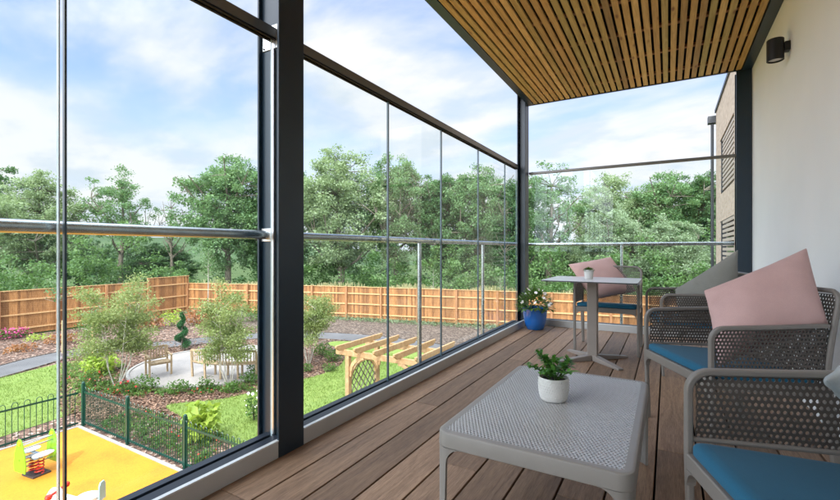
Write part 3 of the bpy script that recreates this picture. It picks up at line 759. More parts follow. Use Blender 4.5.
for px in (xA,xB):     # curved corner braces
    for py in (yA,yB):
        s_ = 1 if px < 0 else -1; m = MB()
        arc = [(px+s_*(.045+.34*(1-math.cos(a))), 1.60+.40*math.sin(a)) for a in np.linspace(0,math.pi/2,7)]
        for a, b in zip(arc[:-1],arc[1:]): m.bar((a[0],py,a[1]),(b[0],py,b[1]),.07,.035,(0,1,0))
        prt('corner_brace', m, bv=0)

# ------------------------------------------------------------------ garden seats
def bench_parts(t, w, curve=0, arms=True):
    """seat along local x, back at +y"""
    def pt(x, y, z):
        if curve: a = x/curve; return Vector(((curve-y)*math.sin(a), curve-(curve-y)*math.cos(a), z))
        return Vector((x,y,z))
    nseg = max(2,int(w/.5))
    xs_ = np.linspace(-w/2,w/2,nseg+1) if curve else (-w/2,w/2)
    for x in xs_:
        for y,h_ in ((-.22,.42 if not (arms and abs(abs(x)-w/2)<.01) else .62),(.22,.86)):
            m = MB(); m.bar(pt(x,y,0),pt(x,y+(.05 if y>0 else 0),h_),.05,.05,(0,1,0)); m.build('leg', M['bench'], t)
    xx = np.linspace(-w/2,w/2,9)
    m = MB()
    for y in (-.22,-.13,-.04,.05,.14):
        for a,b in zip(xx[:-1],xx[1:]): m.bar(pt(a,y,.43),pt(b,y,.43),.07,.022)
    m.build('seat', M['bench'], t)
    m = MB()
    for a,b in zip(xx[:-1],xx[1:]):
        m.bar(pt(a,.265,.86),pt(b,.265,.86),.03,.07); m.bar(pt(a,.24,.50),pt(b,.24,.50),.03,.05)
        m.bar(pt(a,-.19,.39),pt(b,-.19,.39),.025,.05)
    for x in np.linspace(-w/2+.06,w/2-.06,int(w/.085)): m.bar(pt(x,.242,.52),pt(x,.262,.83),.035,.012,(0,1,0))
    m.build('backrest', M['bench'], t)
    if arms:
        for x in (-w/2,w/2):
            m = MB(); m.bar(pt(x,-.26,.635),pt(x,.25,.66),.06,.03); m.build('armrest', M['bench'], t)
g0 = G(149,377); b1 = tag(empty('garden_bench',(g0.x+.1,g0.y+.25,GZ+.03),math.radians(75)), 'pale wooden single seat bench at the left edge of the round patio', 'bench', 'wooden benches on the patio')
bench_parts(b1, .62)
g0 = G(222,379); b2 = tag(empty('garden_bench',(g0.x-.02,g0.y+.1,GZ+.03),math.radians(205)), 'curved slatted wooden bench seen from behind, at the patio front edge', 'bench', 'wooden benches on the patio')
bench_parts(b2, 2.0, curve=-2.6)

# ------------------------------------------------------------------ balcony furniture
def perforated(name, nx, ny, fn, hole, mat, parent, thick=.004, stagger=False):
    vs = []; idx = {}; fs = []
    def vid(u, v):
        u = min(max(u,0),nx); k = (round(u,3), round(v,3))
        if k not in idx: idx[k] = len(vs); vs.append(fn(u,v))
        return idx[k]
    for i_ in range(nx+1):
        for j in range(ny):
            if j%2 == 0 and i_ == nx: continue
            i = i_-.5*(j%2)
            o = [(0,0),(.5,0),(1,0),(1,.5),(1,1),(.5,1),(0,1),(0,.5)]
            O = [vid(i+a,j+b) for a,b in o]
            I = []
            for a,b in o:
                x, y = a-.5, b-.5; l_ = math.hypot(x,y); r_ = hole*(1.06 if abs(x)<.01 or abs(y)<.01 else 1.0)
                I.append(vid(i+.5+x/l_*r_, j+.5+y/l_*r_))
            for k in range(8):
                k2 = (k+1)%8; f_ = []
                for q in (O[k],O[k2],I[k2],I[k]):
                    if q not in f_: f_.append(q)
                if len(f_) > 2: fs.append(tuple(f_))
    me = bpy.data.meshes.new(name); me.from_pydata(vs, [], fs); me.materials.append(mat); me.update()
    ob = bpy.data.objects.new(name, me); COL.objects.link(ob); ob.parent = parent
    md = ob.modifiers.new('thickness','SOLIDIFY'); md.thickness = thick; md.offset = 0
    return ob

def rrect(w, h, r, n=6):
    """rounded rectangle path: list of (x,y,nx,ny), centred"""
    out_ = []
    for cx, cy, a0 in ((w/2-r,h/2-r,0),(-w/2+r,h/2-r,90),(-w/2+r,-h/2+r,180),(w/2-r,-h/2+r,270)):
        for k in range(n+1):
            a = math.radians(a0+90*k/n); out_.append((cx+r*math.cos(a), cy+r*math.sin(a), math.cos(a), math.sin(a)))
    return out_

def coffee_table():
    w, l, h = .645, 1.03, .40
    MT = M['tabletop']
    t = tag(empty('coffee_table',(-.405,1.885,0), 0), 'pale taupe perforated rectangular low table in front of the armchairs', 'table')
    r = .05; P = rrect(w,l,r,8); n_ = len(P)
    # rim + apron
    m = MB(); rings = [(-.032,h-.0045),(-.030,h-.001),(-.012,h),(-.006,h-.0008),(-.002,h-.003),(0,h-.008),(0.0015,h-.052),(-.0005,h-.054),(-.011,h-.054),(-.011,h-.010),(-.03,h-.009)]
    vs = []
    for off, z in rings:
        for x,y,nx,ny in P: vs.append((x+nx*off,y+ny*off,z))
    fs = []
    for i in range(len(rings)-1):
        for k in range(n_): k2=(k+1)%n_; fs.append((i*n_+k,i*n_+k2,(i+1)*n_+k2,(i+1)*n_+k))
    m.add(vs,fs); m.build('apron', M['tableresin'], t, smooth=True)
    nx_, ny_ = 45, 74; px_, py_ = (w-.058)/nx_, (l-.058)/ny_
    perforated('tabletop', nx_, ny_, lambda u,v: (-w/2+.029+u*px_, -l/2+.029+v*py_, h-.003), .36, MT, t, .0045)
    # legs: shell that wraps the corner
    peri = []
    for cx, cy, a0 in ((w/2-r,h*0+l/2-r,0),(-w/2+r,l/2-r,90),(-w/2+r,-l/2+r,180),(w/2-r,-l/2+r,270)):
        def pos(s, off, cx=cx, cy=cy, a0=a0):
            half = r*math.pi/4
            if abs(s) <= half:
                a = math.radians(a0+45)+s/r; return (cx+(r+off)*math.cos(a), cy+(r+off)*math.sin(a))
            sg = 1 if s > 0 else -1; a = math.radians(a0+45)+sg*math.pi/4; e = abs(s)-half
            tx, ty = -math.sin(a)*sg, math.cos(a)*sg
            return (cx+(r+off)*math.cos(a)+tx*e, cy+(r+off)*math.sin(a)+ty*e)
        m = MB(); za = h-.0545; zs = [0]+[za*k/10 for k in range(1,8)]+[za-.055+.055*q for q in (.0,.2,.4,.55,.7,.8,.88,.94,.98,1)]
        ts = np.linspace(-1,1,17); vs = []
        for off in (0,-.011):
            for z in zs:
                hw_ = .024+.011*z/za
                if z > za-.055: q = (z-(za-.055))/.055; hw_ += .055*(1-math.sqrt(max(0,1-q*q)))
                tap = -.012*(1-z/za)
                for tt in ts: x,y = pos(tt*hw_, off+tap*0); vs.append((x,y,z))
        nz_, nt_ = len(zs), len(ts); fs = []
        for lay in (0,1):
            for i in range(nz_-1):
                for k in range(nt_-1):
                    a = lay*nz_*nt_+i*nt_+k; fs.append((a,a+1,a+nt_+1,a+nt_))
        for i in range(nz_-1):
            for k in (0,nt_-1): a = i*nt_+k; b = a+nz_*nt_; fs.append((a,a+nt_,b+nt_,b))
        for k in range(nt_-1): a=k; b=nz_*nt_+k; fs.append((a,b,b+1,a+1))
        m.add(vs,fs); m.build('leg', M['tableresin'], t, smooth=True)
coffee_table()

def sweep(path, w, t, normal):
    """rectangular bar swept along a planar path; w across the plane, t in it"""
    m = MB(); nn = Vector(normal).normalized(); path = [Vector(p) for p in path]; vs = []
    for i, p in enumerate(path):
        tg = (path[min(i+1,len(path)-1)]-path[max(i-1,0)]).normalized(); s_ = tg.cross(nn).normalized()
        for a, b in ((-1,-1),(1,-1),(1,1),(-1,1)): vs.append(p+nn*(a*w/2)+s_*(b*t/2))
    fs = [(3,2,1,0)]; n_ = len(path)
    for i in range(n_-1):
        for k in range(4): k2=(k+1)%4; fs.append((i*4+k,i*4+k2,(i+1)*4+k2,(i+1)*4+k))
    fs.append(tuple((n_-1)*4+k for k in range(4))); m.add(vs,fs); return m

def armchair(loc, phi, label, w=.66, dep=.545, hs=.425, ha=.675, hb=.85, pitch=.0168, lean=.085):
    t = tag(empty('armchair',(loc[0],loc[1],0), math.radians(phi-90)), label, 'armchair', 'taupe perforated plastic armchairs with blue seat pads')
    hx = w/2-.014
    for s_ in (1,-1):
        x = hx*s_
        r = .06
        path = [(x,.03,0),(x,.022,.2),(x,.016,.42),(x,.016,ha-r)] + [(x,.016+r*(1-math.cos(a)),ha-r+r*math.sin(a)) for a in np.linspace(0.15,math.pi/2,8)] + [(x,.3,ha+.006),(x,dep+.02,ha+.016)]
        o = sweep(path, .026, .021, (1,0,0)).build('armrest_frame', M['resin'], t, bevel=.006, seg=3)
        y0, y1 = .036, dep+.01; nx_ = int((y1-y0)/pitch); nz_ = int((ha-.02-hs-.045)/pitch)
        z0 = hs+.045
        def fn(u,v,x=x,s_=s_,y0=y0,y1=y1,nx_=nx_,nz_=nz_):
            a = u/nx_; b = v/nz_
            return (x + s_*(.004 - .010*math.sin(math.pi*b)), y0+(y1-y0)*a, z0-.012*a + (ha-.012+.012*a - (z0-.012*a))*b)
        perforated('arm_panel', nx_, nz_, fn, .325, M['resinshade'], t, .004)
        m = sweep([(x,.02,z0-.004),(x,.3,z0-.010),(x,dep+.02,z0-.016)], .016, .014, (1,0,0)); m.build('arm_lower_rim', M['resin'], t, bevel=.005)
        # rear leg
        m = MB(); m.add([(x-.017,dep-.03,hs-.02),(x+.017,dep-.03,hs-.02),(x+.017,dep+.03,hs-.02),(x-.017,dep+.03,hs-.02),(x-.013,dep+.045,0),(x+.013,dep+.045,0),(x+.013,dep+.078,0),(x-.013,dep+.078,0)],
                        [(0,1,2,3),(7,6,5,4),(0,4,5,1),(1,5,6,2),(2,6,7,3),(3,7,4,0)]); m.build('leg', M['resin'], t, bevel=.006)
        # fillet between front leg and seat rail
        f = MB(); rr = .05; xi = x - s_*.017
        poly = [(0,0),(0,-rr)] + [(rr*(1-math.cos(a)), -rr+rr*math.sin(a)) for a in np.linspace(.2,math.pi/2,6)]
        f.prism([(xi - s_*px_, hs-.045+pz_) for px_,pz_ in poly], .004, .030, Matrix(((1,0,0,0),(0,0,1,0),(0,1,0,0),(0,0,0,1)))); f.build('leg_gusset', M['resin'], t)
    m = MB(); m.box((-hx+.017,.002,hs-.045),(hx-.017,.034,hs+.004)); m.build('seat_rail', M['resin'], t, bevel=.006, seg=3)
    for s_ in (1,-1):
        m = MB(); m.bar((s_*(hx-.006),.035,hs-.022),(s_*(hx-.006),dep,hs-.05),.02,.045); m.build('side_rail', M['resin'], t, bevel=.004)
    nx_ = int((w-.09)/pitch); ny_ = int((dep-.05)/pitch)
    perforated('seat', nx_, ny_, lambda u,v: (-(w-.09)/2+u*(w-.09)/nx_, .035+v*(dep-.05)/ny_, hs-.001-.04*v/ny_), .29, M['resin'], t, .005)
    # backrest
    zb0 = hs-.03
    def bk(x, z):
        q = (z-zb0)/(hb-zb0); return (x, dep+.005+lean*q*q*.4+lean*q*.6 + .02*(1-(2*x/w)**2), z)
    nx_ = int((w-.05)/pitch); nz_ = int((hb-zb0-.03)/pitch)
    perforated('backrest', nx_, nz_, lambda u,v: bk(-(w-.05)/2+u*(w-.05)/nx_, zb0+.01+v*(hb-zb0-.025)/nz_), .335, M['resinshade'], t, .004)
    rc_ = .06; pth = [(-hx,zb0+(hb-rc_-zb0)*k/6) for k in range(7)] + [(-hx+rc_*(1-math.cos(a)), hb-rc_+rc_*math.sin(a)) for a in np.linspace(.2,math.pi/2,6)]
    pth += [(x_,hb) for x_ in np.linspace(-hx+rc_,hx-rc_,9)[1:-1]] + [(-a,b) for a,b in reversed(pth)]
    P3 = [Vector(bk(a,b)) for a,b in pth]; m = MB(); m.tube(P3, .0125, 8); m.build('back_frame', M['resin'], t, smooth=True)
    # seat pad
    m = MB(); pw = w-.062; P = rrect(pw, dep-.01, .04, 6); n_=len(P); rings = [(-.02,0),(-.006,.003),(0,.010),(0,.030),(-.005,.038),(-.018,.044),(-.038,.046)]
    vs=[]; 
    for off,z in rings:
        for x,y,nx2,ny2 in P: yy = y+ny2*off+dep/2+.004; vs.append((x+nx2*off, yy, hs+.004+z-.055*yy/dep*.75))
    fs=[]
    for i in range(len(rings)-1):
        for k in range(n_): k2=(k+1)%n_; fs.append((i*n_+k,i*n_+k2,(i+1)*n_+k2,(i+1)*n_+k))
    fs.append(tuple(range(n_-1,-1,-1))); fs.append(tuple((len(rings)-1)*n_+k for k in range(n_)))
    m.add(vs,fs); m.build('seat_pad', M['blue'], t, smooth=True)
    return t
def place_front(nearfront, phi, w):   # origin = middle of the front edge
    a = math.radians(phi); bd = Vector((math.cos(a),math.sin(a))); lat = Vector((-bd.y,bd.x))
    c = Vector(nearfront)+lat*(w/2); return (c.x,c.y)
def place_far(farfront, phi, w):
    a = math.radians(phi); bd = Vector((math.cos(a),math.sin(a))); lat = Vector((-bd.y,bd.x))
    c = Vector(farfront)-lat*(w/2); return (c.x,c.y)
c1 = armchair(place_far((.035,1.575), 19, .66), 19, 'armchair nearest the camera, at the bottom right, light grey cushion at its back', lean=.05, dep=.50)
c2 = armchair(place_front((.170,2.45), 27, .68), 27, 'middle armchair by the white wall, holding the big pink cushion', w=.68, dep=.53, lean=.07)
c3 = armchair(place_front((-.06,4.08), 12, .66), 12, 'farthest armchair by the white wall, holding the grey cushion')
c4 = armchair((-.545,4.66), 90, 'armchair facing the camera behind the white pedestal table', w=.62, hs=.46, ha=.70, hb=.86, dep=.48, lean=.07)

def cushion(name, A, B, D, th, mat, label, n_=22, seed=0):
    A, B, D = Vector(A), Vector(B), Vector(D); C = D+B-A; ctr = (A+B+C+D)/4
    e1 = (B-A); e2 = (D-A); nn = e1.cross(e2).normalized(); rr = random.Random(seed)
    ph = [rr.uniform(0,6) for _ in range(6)]
    m = MB(); vs=[]
    for side in (1,-1):
        for i in range(n_+1):
            for j in range(n_+1):
                a = i/n_*2-1; b = j/n_*2-1
                pin = .045
                fa = a*(1-pin*(1-b*b)*1.0*abs(a)); fb = b*(1-pin*(1-a*a)*abs(b))
                k = max(0,(1-a**2))*max(0,(1-b**2)); hgt = th*(k**.5)
                hgt *= 1+.05*math.sin(3*a+ph[0])*math.sin(2.5*b+ph[1])
                mx_ = max(abs(a),abs(b)); cr = .009*math.sin(8*(a*b)+6*(a-b)+ph[2]+2*b)*(mx_**4)*(1-mx_**14) + .006*math.sin(4*a*math.cos(ph[3])+5*b*math.sin(ph[3])+ph[4])
                p = ctr+e1*(fa*.5)+e2*(fb*.5)+nn*(side*hgt+cr*(1 if k>0 else 0)); vs.append(p-ctr)
    W1 = (n_+1); fs=[]
    for s_ in (0,1):
        for i in range(n_):
            for j in range(n_): a=s_*W1*W1+i*W1+j; fs.append((a,a+1,a+W1+1,a+W1))
    m.add(vs,fs); o = m.build(name, mat, smooth=True, auto=False)
    bm = bmesh.new(); bm.from_mesh(o.data); bmesh.ops.remove_doubles(bm, verts=bm.verts, dist=.0006); bmesh.ops.recalc_face_normals(bm, faces=bm.faces); bm.to_mesh(o.data); bm.free()
    for p in o.data.polygons: p.use_smooth = True
    sb = o.modifiers.new('subdivision','SUBSURF'); sb.levels = 1; sb.render_levels = 1
    o.location = ctr; return tag(o, label, 'cushion', 'scatter cushions on the armchairs')
cushion('cushion', W(808,246,2.20), W(831,325,2.045), W(702,290,2.285), .105, M['pink'], 'large dusty pink cushion standing on the middle armchair by the wall', seed=1)
cushion('cushion', W(739,248,3.51), W(742,303,3.50), W(674,289,3.70), .085, M['greyf'], 'dark olive grey cushion on the farthest armchair by the wall', seed=2)
cushion('cushion', W(611,256,4.95), W(638,292,4.72), W(567,264,4.86), .095, M['pink'], 'pink cushion on the chair behind the white pedestal table', seed=3)
cushion('cushion', W(866,338,1.36), W(925,395,1.40), W(824,380,1.20), .06, M['greyl'], 'light blue grey cushion cut off at the right edge of the photo', seed=4)

# pedestal table
pt_ = tag(empty('pedestal_table',(-.62,4.365,0)), 'white topped square pedestal table with taupe column and cross foot', 'table')
m = MB(); P = rrect(.80,.74,.02,4); n_ = len(P)
vs = [(x-.0,y,.757) for x,y,_,_ in P]+[(x,y,.7675) for x,y,_,_ in P]; fs = [tuple(range(n_-1,-1,-1)),tuple(range(n_,2*n_))]+[(k,(k+1)%n_,n_+(k+1)%n_,n_+k) for k in range(n_)]
m.add(vs,fs); o = m.build('tabletop', [M['hpl'],M['hpledge']], pt_)
for p in o.data.polygons:
    if abs(p.normal.z) < .5: p.material_index = 1
m = MB(); m.box((-.16,-.16,.745),(.16,.16,.7565)); m.build('top_bracket', M['pedestal'], pt_)
m = MB(); m.box((-.045,-.045,.03),(.045,.045,.7445)); m.build('column', M['pedestal'], pt_, bevel=.008)
for a in (45,135,225,315):
    m = MB(); q = Matrix.Rotation(math.radians(a),4,'Z')
    m.add([q@Vector(p) for p in ((.03,-.03,.0),(.38,-.025,.0),(.38,.025,0),(.03,.03,.0),(.03,-.03,.055),(.38,-.025,.018),(.38,.025,.018),(.03,.03,.055))], [(0,3,2,1),(4,5,6,7),(0,1,5,4),(1,2,6,5),(2,3,7,6),(3,0,4,7)])
    m.build('foot', M['pedestal'], pt_, bevel=.004)
# ------------------------------------------------------------------ pot plants on the balcony
def leaf(m, p, d, up, L, w, droop=.25):
    p = Vector(p); d = Vector(d).normalized(); s_ = d.cross(Vector(up)); s_ = s_.normalized() if s_.length > .01 else Vector((1,0,0)); u = s_.cross(d)
    pts = [p, p+d*L*.3+s_*w*.42+u*L*.05, p+d*L*.7+s_*w*.40-u*L*droop*.3, p+d*L-u*L*droop, p+d*L*.7-s_*w*.40-u*L*droop*.3, p+d*L*.3-s_*w*.42+u*L*.05, p+d*L*.35-u*L*.03, p+d*L*.7-u*L*(droop*.3+.04)]
    m.add(pts, [(0,1,6),(1,2,7,6),(2,3,7),(3,4,7),(4,5,6,7),(5,0,6)])
def rdir(rr, zmin=.1, zmax=1):
    a = rr.uniform(0,6.283); z = rr.uniform(zmin,zmax); s_ = math.sqrt(max(0,1-z*z)) if z < 1 else 0
    return Vector((math.cos(a)*s_, math.sin(a)*s_, z))
cp = tag(empty('potted_plant',(-.430,1.905,.4005)), 'leafy green sprigs in a textured white pot on the low perforated table', 'potted plant')
m = MB(); prof = [(0,0),(.048,0),(.054,.004),(.0605,.03),(.063,.06),(.063,.098),(.060,.100),(.057,.098),(.056,.08),(0,.08)]
m.lathe(prof, 48); pot = m.build('pot', M['whitepot'], cp, smooth=True)
m = MB()
for row in range(8):
    for k in range(40):
        a = 2*math.pi*(k+.5*(row%2))/40; z = .012+row*.0112; r_ = np.interp(z,[0,.004,.03,.06,.1],[.048,.054,.0605,.063,.063])
        c_ = Vector((r_*math.cos(a), r_*math.sin(a), z)); nr = Vector((math.cos(a),math.sin(a),0)); tg = Vector((-nr.y,nr.x,0))
        q = [c_+tg*.0036, c_+Vector((0,0,.0042)), c_-tg*.0036, c_-Vector((0,0,.0042))]; m.add(q+[c_+nr*.0026], [(0,1,4),(1,2,4),(2,3,4),(3,0,4)])
m.build('pot_relief', M['whitepot'], pot)
m = MB(); m.lathe([(0,.088),(.0555,.086)], 24); m.build('compost', M['compost'], cp)
rr = random.Random(5); ms = MB(); ml = MB()
for i in range(17):
    d = rdir(rr,.35,.95); Ls = rr.uniform(.07,.135); p0 = Vector((rr.uniform(-.025,.025),rr.uniform(-.025,.025),.085))
    if i in (0,1,2): d = Vector((-.75,.2,.75)).normalized(); Ls = .15-.02*i
    pts = [p0, p0+d*Ls*.5+Vector((0,0,.012)), p0+d*Ls+Vector((0,0,.008))]; ms.tube(pts, [.0022,.0018,.0012], 5)
    for k in range(9):
        t_ = .25+.75*k/8; pp = p0.lerp(pts[2], t_)+Vector((0,0,.012*math.sin(math.pi*t_)))
        for _ in range(2): leaf(ml, pp, (d*.5+rdir(rr,-.3,.9)).normalized(), (0,0,1), rr.uniform(.022,.034), rr.uniform(.015,.021))
ms.build('stems', M['shrub'], cp); ml.build('leaves', M['sprig'], cp, smooth=True)

sp_ = tag(empty('potted_plant',(-.66,4.40,.768)), 'tiny green plant in a small white pot on the pedestal table', 'potted plant')
m = MB(); m.lathe([(0,0),(.034,0),(.036,.003),(.045,.085),(.042,.088),(.040,.083),(.039,.07),(0,.07)], 28); m.build('pot', M['whitepot'], sp_, smooth=True)
ml = MB()
for i in range(150):
    d = rdir(rr,.15,1); p0 = Vector((0,0,.075))+Vector((d.x*.035,d.y*.035,d.z*.018)); leaf(ml, p0, d, (0,0,1), rr.uniform(.018,.03), .012)
ml.build('leaves', M['shrub'], sp_, smooth=True)

bp_ = tag(empty('flower_pot',(-1.525,5.70,0)), 'glossy blue pot of white and pink flowers in the far glass corner', 'flower pot')
m = MB(); m.lathe([(0,0),(.105,0),(.112,.006),(.135,.08),(.152,.18),(.160,.262),(.166,.266),(.168,.285),(.162,.290),(.154,.287),(.150,.25),(0,.25)], 48); m.build('pot', M['bluepot'], bp_, smooth=True)
m = MB(); m.lathe([(0,.262),(.151,.258)], 24); m.build('compost', M['compost'], bp_)
ml = MB(); mf = MB(); mp_ = MB(); mr_ = MB()
def flower(mm, c, r, rr):
    up = (rdir(rr,.2,1)+Vector((.1,-.5,0))).normalized(); a0 = rr.uniform(0,6)
    x = up.orthogonal().normalized(); y = up.cross(x)
    for k in range(5):
        a = a0+k*1.2566; leaf(mm, c, x*math.cos(a)+y*math.sin(a)+up*.25, up, r, r*.95, .3)
for i in range(640):
    d = rdir(rr,-.12,1); rad = rr.uniform(.35,1)**.6; p0 = Vector((d.x*.23*rad, d.y*.23*rad, .28+max(-.07,d.z*.24*rad)))
    leaf(ml, p0, (d+Vector((0,0,rr.uniform(-.6,.5)))).normalized(), (0,0,1), rr.uniform(.04,.075), rr.uniform(.02,.035))
for i in range(26):
    d = rdir(rr,.05,1); p0 = Vector((d.x*.22, d.y*.22, .29+d.z*.25)); flower(mf if rr.random()<.9 else mp_, p0, rr.uniform(.022,.03), rr)
ml.build('leaves', M['shrub'], bp_, smooth=True); mf.build('white_flowers', M['whitefl'], bp_, smooth=True); mp_.build('pink_flowers', M['pinkfl'], bp_, smooth=True); pass

# ------------------------------------------------------------------ garden planting
def cloud(n_, c, rad, power=.5):
    d = rng.normal(size=(n_,3)); d /= np.linalg.norm(d,axis=1,keepdims=True)
    return np.array(c)+d*(rng.random((n_,1))**power)*np.array(rad)
def birch(u, v, h, wd, label, lean=0, seed=0, nl=5200):
    g = G(u,v); rr = random.Random(seed)
    t = tag(empty('birch_tree',(g.x,g.y,GZ)), label, 'tree', 'multi stemmed birches in the mulch beds')
    m = MB(); tips = []
    for i in range(6):
        a = rr.uniform(0,6.28); sp = rr.uniform(.12,.42)*wd; hh = h*rr.uniform(.75,.98)
        tip = Vector((math.cos(a)*sp+lean, math.sin(a)*sp, hh)); mid_ = Vector((math.cos(a)*sp*.45, math.sin(a)*sp*.55, hh*.24))
        m.tube([(math.cos(a)*.05,math.sin(a)*.05,0), mid_, mid_.lerp(tip,.5)+Vector((rr.uniform(-.05,.05),)*3), tip], [.016,.012,.008,.003], 7)
        tips.append((mid_,tip))
        for _ in range(9):
            q = mid_.lerp(tip, rr.uniform(.1,.9)); d = rdir(rr,.1,.8); e = q+d*rr.uniform(.25,.5)*wd
            m.tube([q, q.lerp(e,.5)+Vector((0,0,.03)), e], [.008,.005,.002], 4, caps=False); tips.append((q,e))
    m.build('trunk', M['birch'], t, smooth=True)
    C = []
    for a,b in tips:
        for _ in range(4):
            c_ = a.lerp(b, rr.uniform(.45,1.1)); C.append(cloud(nl//(len(tips)*4)+1, c_, (.21*wd,.21*wd,.19), .6))
    C = np.concatenate(C); C = C[C[:,2] > .38]
    quads('crown', leaf_quads(C, .052, .2, .62), M['birchleaf'], t)
birch(117, 388, 3.15, 1.75, 'multi stemmed birch with pale stems left of the patio, before the single seat bench', seed=1, nl=20000)
birch(229, 386, 3.0, 1.45, 'multi stemmed birch rising in front of the curved bench', seed=2, lean=.1, nl=15000)
birch(309, 364, 2.7, 1.5, 'multi stemmed birch just right of the thick black column', seed=3, lean=.3, nl=13000)

def shrub(u, v, w, h, mat, label, name='shrub', size=.06, n_=700, flower=None, nf=0, cat='shrub', group=None, dz=0):
    g = G(u,v)
    t = tag(empty(name,(g.x,g.y,GZ)), label, cat, group)
    C = cloud(n_, (0,0,h*.5), (w/2,w/2,h*.55), .45); C += .06*w*np.sin(C[:,[1,2,0]]*9/w); C = C[C[:,2] > .0]
    quads('leaves', leaf_quads(C, size, .3, .5), mat, t)
    m = MB()
    for k in range(7):
        d = rdir(R,.4,1); m.tube([(0,0,0),(d.x*w*.3,d.y*w*.3,d.z*h*.7)], [.01,.004], 4)
    m.build('stems', M['bark'], t)
    if flower is not None:
        F_ = cloud(nf, (0,0,h*.55), (w*.55,w*.55,h*.6), .2); F_ = F_[F_[:,2] > .1*h]
        quads('flowers', leaf_quads(F_, .06, .6, .9), flower, t)
    return t
SG = 'garden shrubs in the mulch beds'
shrub(100,374,1.1,.7,M['lime'],'lime yellow shrub beside the left birch base',size=.13,n_=620,group=SG)
shrub(200,443,.75,.85,M['lime'],'tall lime green broad leaved shrub behind the green railing',size=.17,n_=360,group=SG)
shrub(254,421,.4,.7,M['shrub'],'white flowering shrub beside the thick column foot',size=.07,n_=260,flower=M['whitefl'],nf=50,group=SG)
shrub(91,386,.6,.5,M['shrub'],'red flowering shrub left of the left birch base',size=.06,n_=420,flower=M['redfl'],nf=24,group=SG)
shrub(124,394,.55,.35,M['shrub'],'low shrub with red flowers right of the left birch base',size=.06,n_=320,flower=M['redfl'],nf=20,group=SG)
shrub(145,392,.75,.5,M['shrub'],'low green shrub in the bed in front of the single seat bench',size=.06,n_=520,group=SG)
shrub(178,394,.65,.4,M['shrub'],'low green shrub in the bed before the patio front, beside the lawn',size=.06,n_=420,group=SG)
shrub(206,390,.5,.4,M['shrub'],'small green shrub left of the curved bench legs',size=.06,n_=320,group=SG)
shrub(232,393,.55,.35,M['shrub'],'small green shrub at the foot of the middle birch',size=.06,n_=360,group=SG)
shrub(249,384,.6,.4,M['shrub'],'rounded green shrub right of the curved bench',size=.06,n_=420,group=SG)
shrub(257,376,.6,.5,M['shrub'],'bushy green plant against the thick column at the patio edge',size=.07,n_=420,group=SG)
shrub(322,356,.8,.5,M['shrub'],'green shrub behind the birch right of the thick column',size=.07,n_=460,group=SG)
shrub(333,362,.7,.45,M['shrub'],'green shrub between birch and pergola',size=.07,n_=420,group=SG)
shrub(330,372,.5,.3,M['shrub'],'tiny green plant at the lawn edge right of the birch',size=.06,n_=260,group=SG)
shrub(306,372,.45,.3,M['shrub'],'tiny green plant under the birch right of the column',size=.06,n_=240,group=SG)
shrub(3,340,1.1,.5,M['shrub'],'magenta flowering shrub at the far left below the fence',size=.07,n_=380,flower=M['pinkfl'],nf=330,group=SG)
shrub(19,338,.9,.45,M['shrub'],'second magenta flowering shrub from the left below the fence',size=.07,n_=300,flower=M['pinkfl'],nf=260,group=SG)
shrub(36,341,1.1,.3,M['lime'],'low yellow green plant beside the magenta shrubs',size=.08,n_=240,group=SG)
shrub(60,344,1.3,.45,M['redbr'],'low red brown plant below the left fence',size=.1,n_=320,group=SG)
shrub(88,338,1.1,.9,M['shrub'],'dark green bush below the left fence, seen past the left birch',size=.08,n_=520,group=SG)
shrub(148,330,1.4,.8,M['redbr'],'red brown grassy plant below the taller fence section',size=.16,n_=380,group=SG)
shrub(172,326,1.3,.9,M['lime'],'pale green bush behind the spiral topiary',size=.10,n_=460,group=SG)
shrub(199,325,1.6,.9,M['redbr'],'tawny red plant in front of the far fence corner',size=.16,n_=420,group=SG)
shrub(252,322,2.0,1.0,M['shrub'],'dark green bush left of the thick column at the far fence',size=.09,n_=900,group=SG)
shrub(20,352,1.2,.3,M['redbr'],'low tawny plant beside the path at the far left',size=.1,n_=260,group=SG)
# ground cover
P_ = []; cols = []
for _ in range(330):
    # bed behind the green railing
    x = R.uniform(-11.6,-3.2); y = R.uniform(4.95,6.0 if x < -8 else 5.35); P_.append((x,y))
for _ in range(300):
    u = R.uniform(70,262); v = R.uniform(386,400)
    if v > 398-abs(u-150)*.05: continue
    g = G(u,v); P_.append((g.x,g.y))
for _ in range(150): g = G(R.uniform(60,150),R.uniform(365,388)); P_.append((g.x,g.y))
P_ = [p for p in P_ if (Vector(p)-pcn).length > PR+.15]
C = np.concatenate([cloud(26,(x,y,GZ+.06),(.10,.10,R.uniform(.05,.17)),.5) for x,y in P_]); C = C[C[:,2] > GZ+.01]
mi = (rng.random(len(C)) < .03).astype(np.int32) + 2*(rng.random(len(C)) < .02).astype(np.int32)
struct(quads('ground_cover', leaf_quads(C, .055, .5, .55), [M['shrub'],M['redfl'],M['lime'],M['lime']], mi=mi), 'low leafy ground cover with red flowers in the beds', 'stuff')
# weeds and tall grass along fences
C = []
for _ in range(1500):
    t_ = R.random(); 
    if t_ < .45: f = R.random(); a,b = FC, FF[0]
    elif t_ < .75: a,b = FF[0],FF[1]; f = R.random()
    else: a,b = FF[1],FF[2]; f = R.random()
    x = a[0]+(b[0]-a[0])*f+R.uniform(-.2,.1); y = a[1]+(b[1]-a[1])*f-R.uniform(.15,.9)
    C.append(cloud(9,(x,y,GZ+.08),(.12,.12,R.uniform(.06,.3)),.5))
C = np.concatenate(C); C = C[C[:,2] > GZ+.01]
struct(quads('weeds', leaf_quads(C, .08, .1, .35), M['leafD'], mi=None), 'scruffy pale weeds along the foot of the far fence', 'stuff')
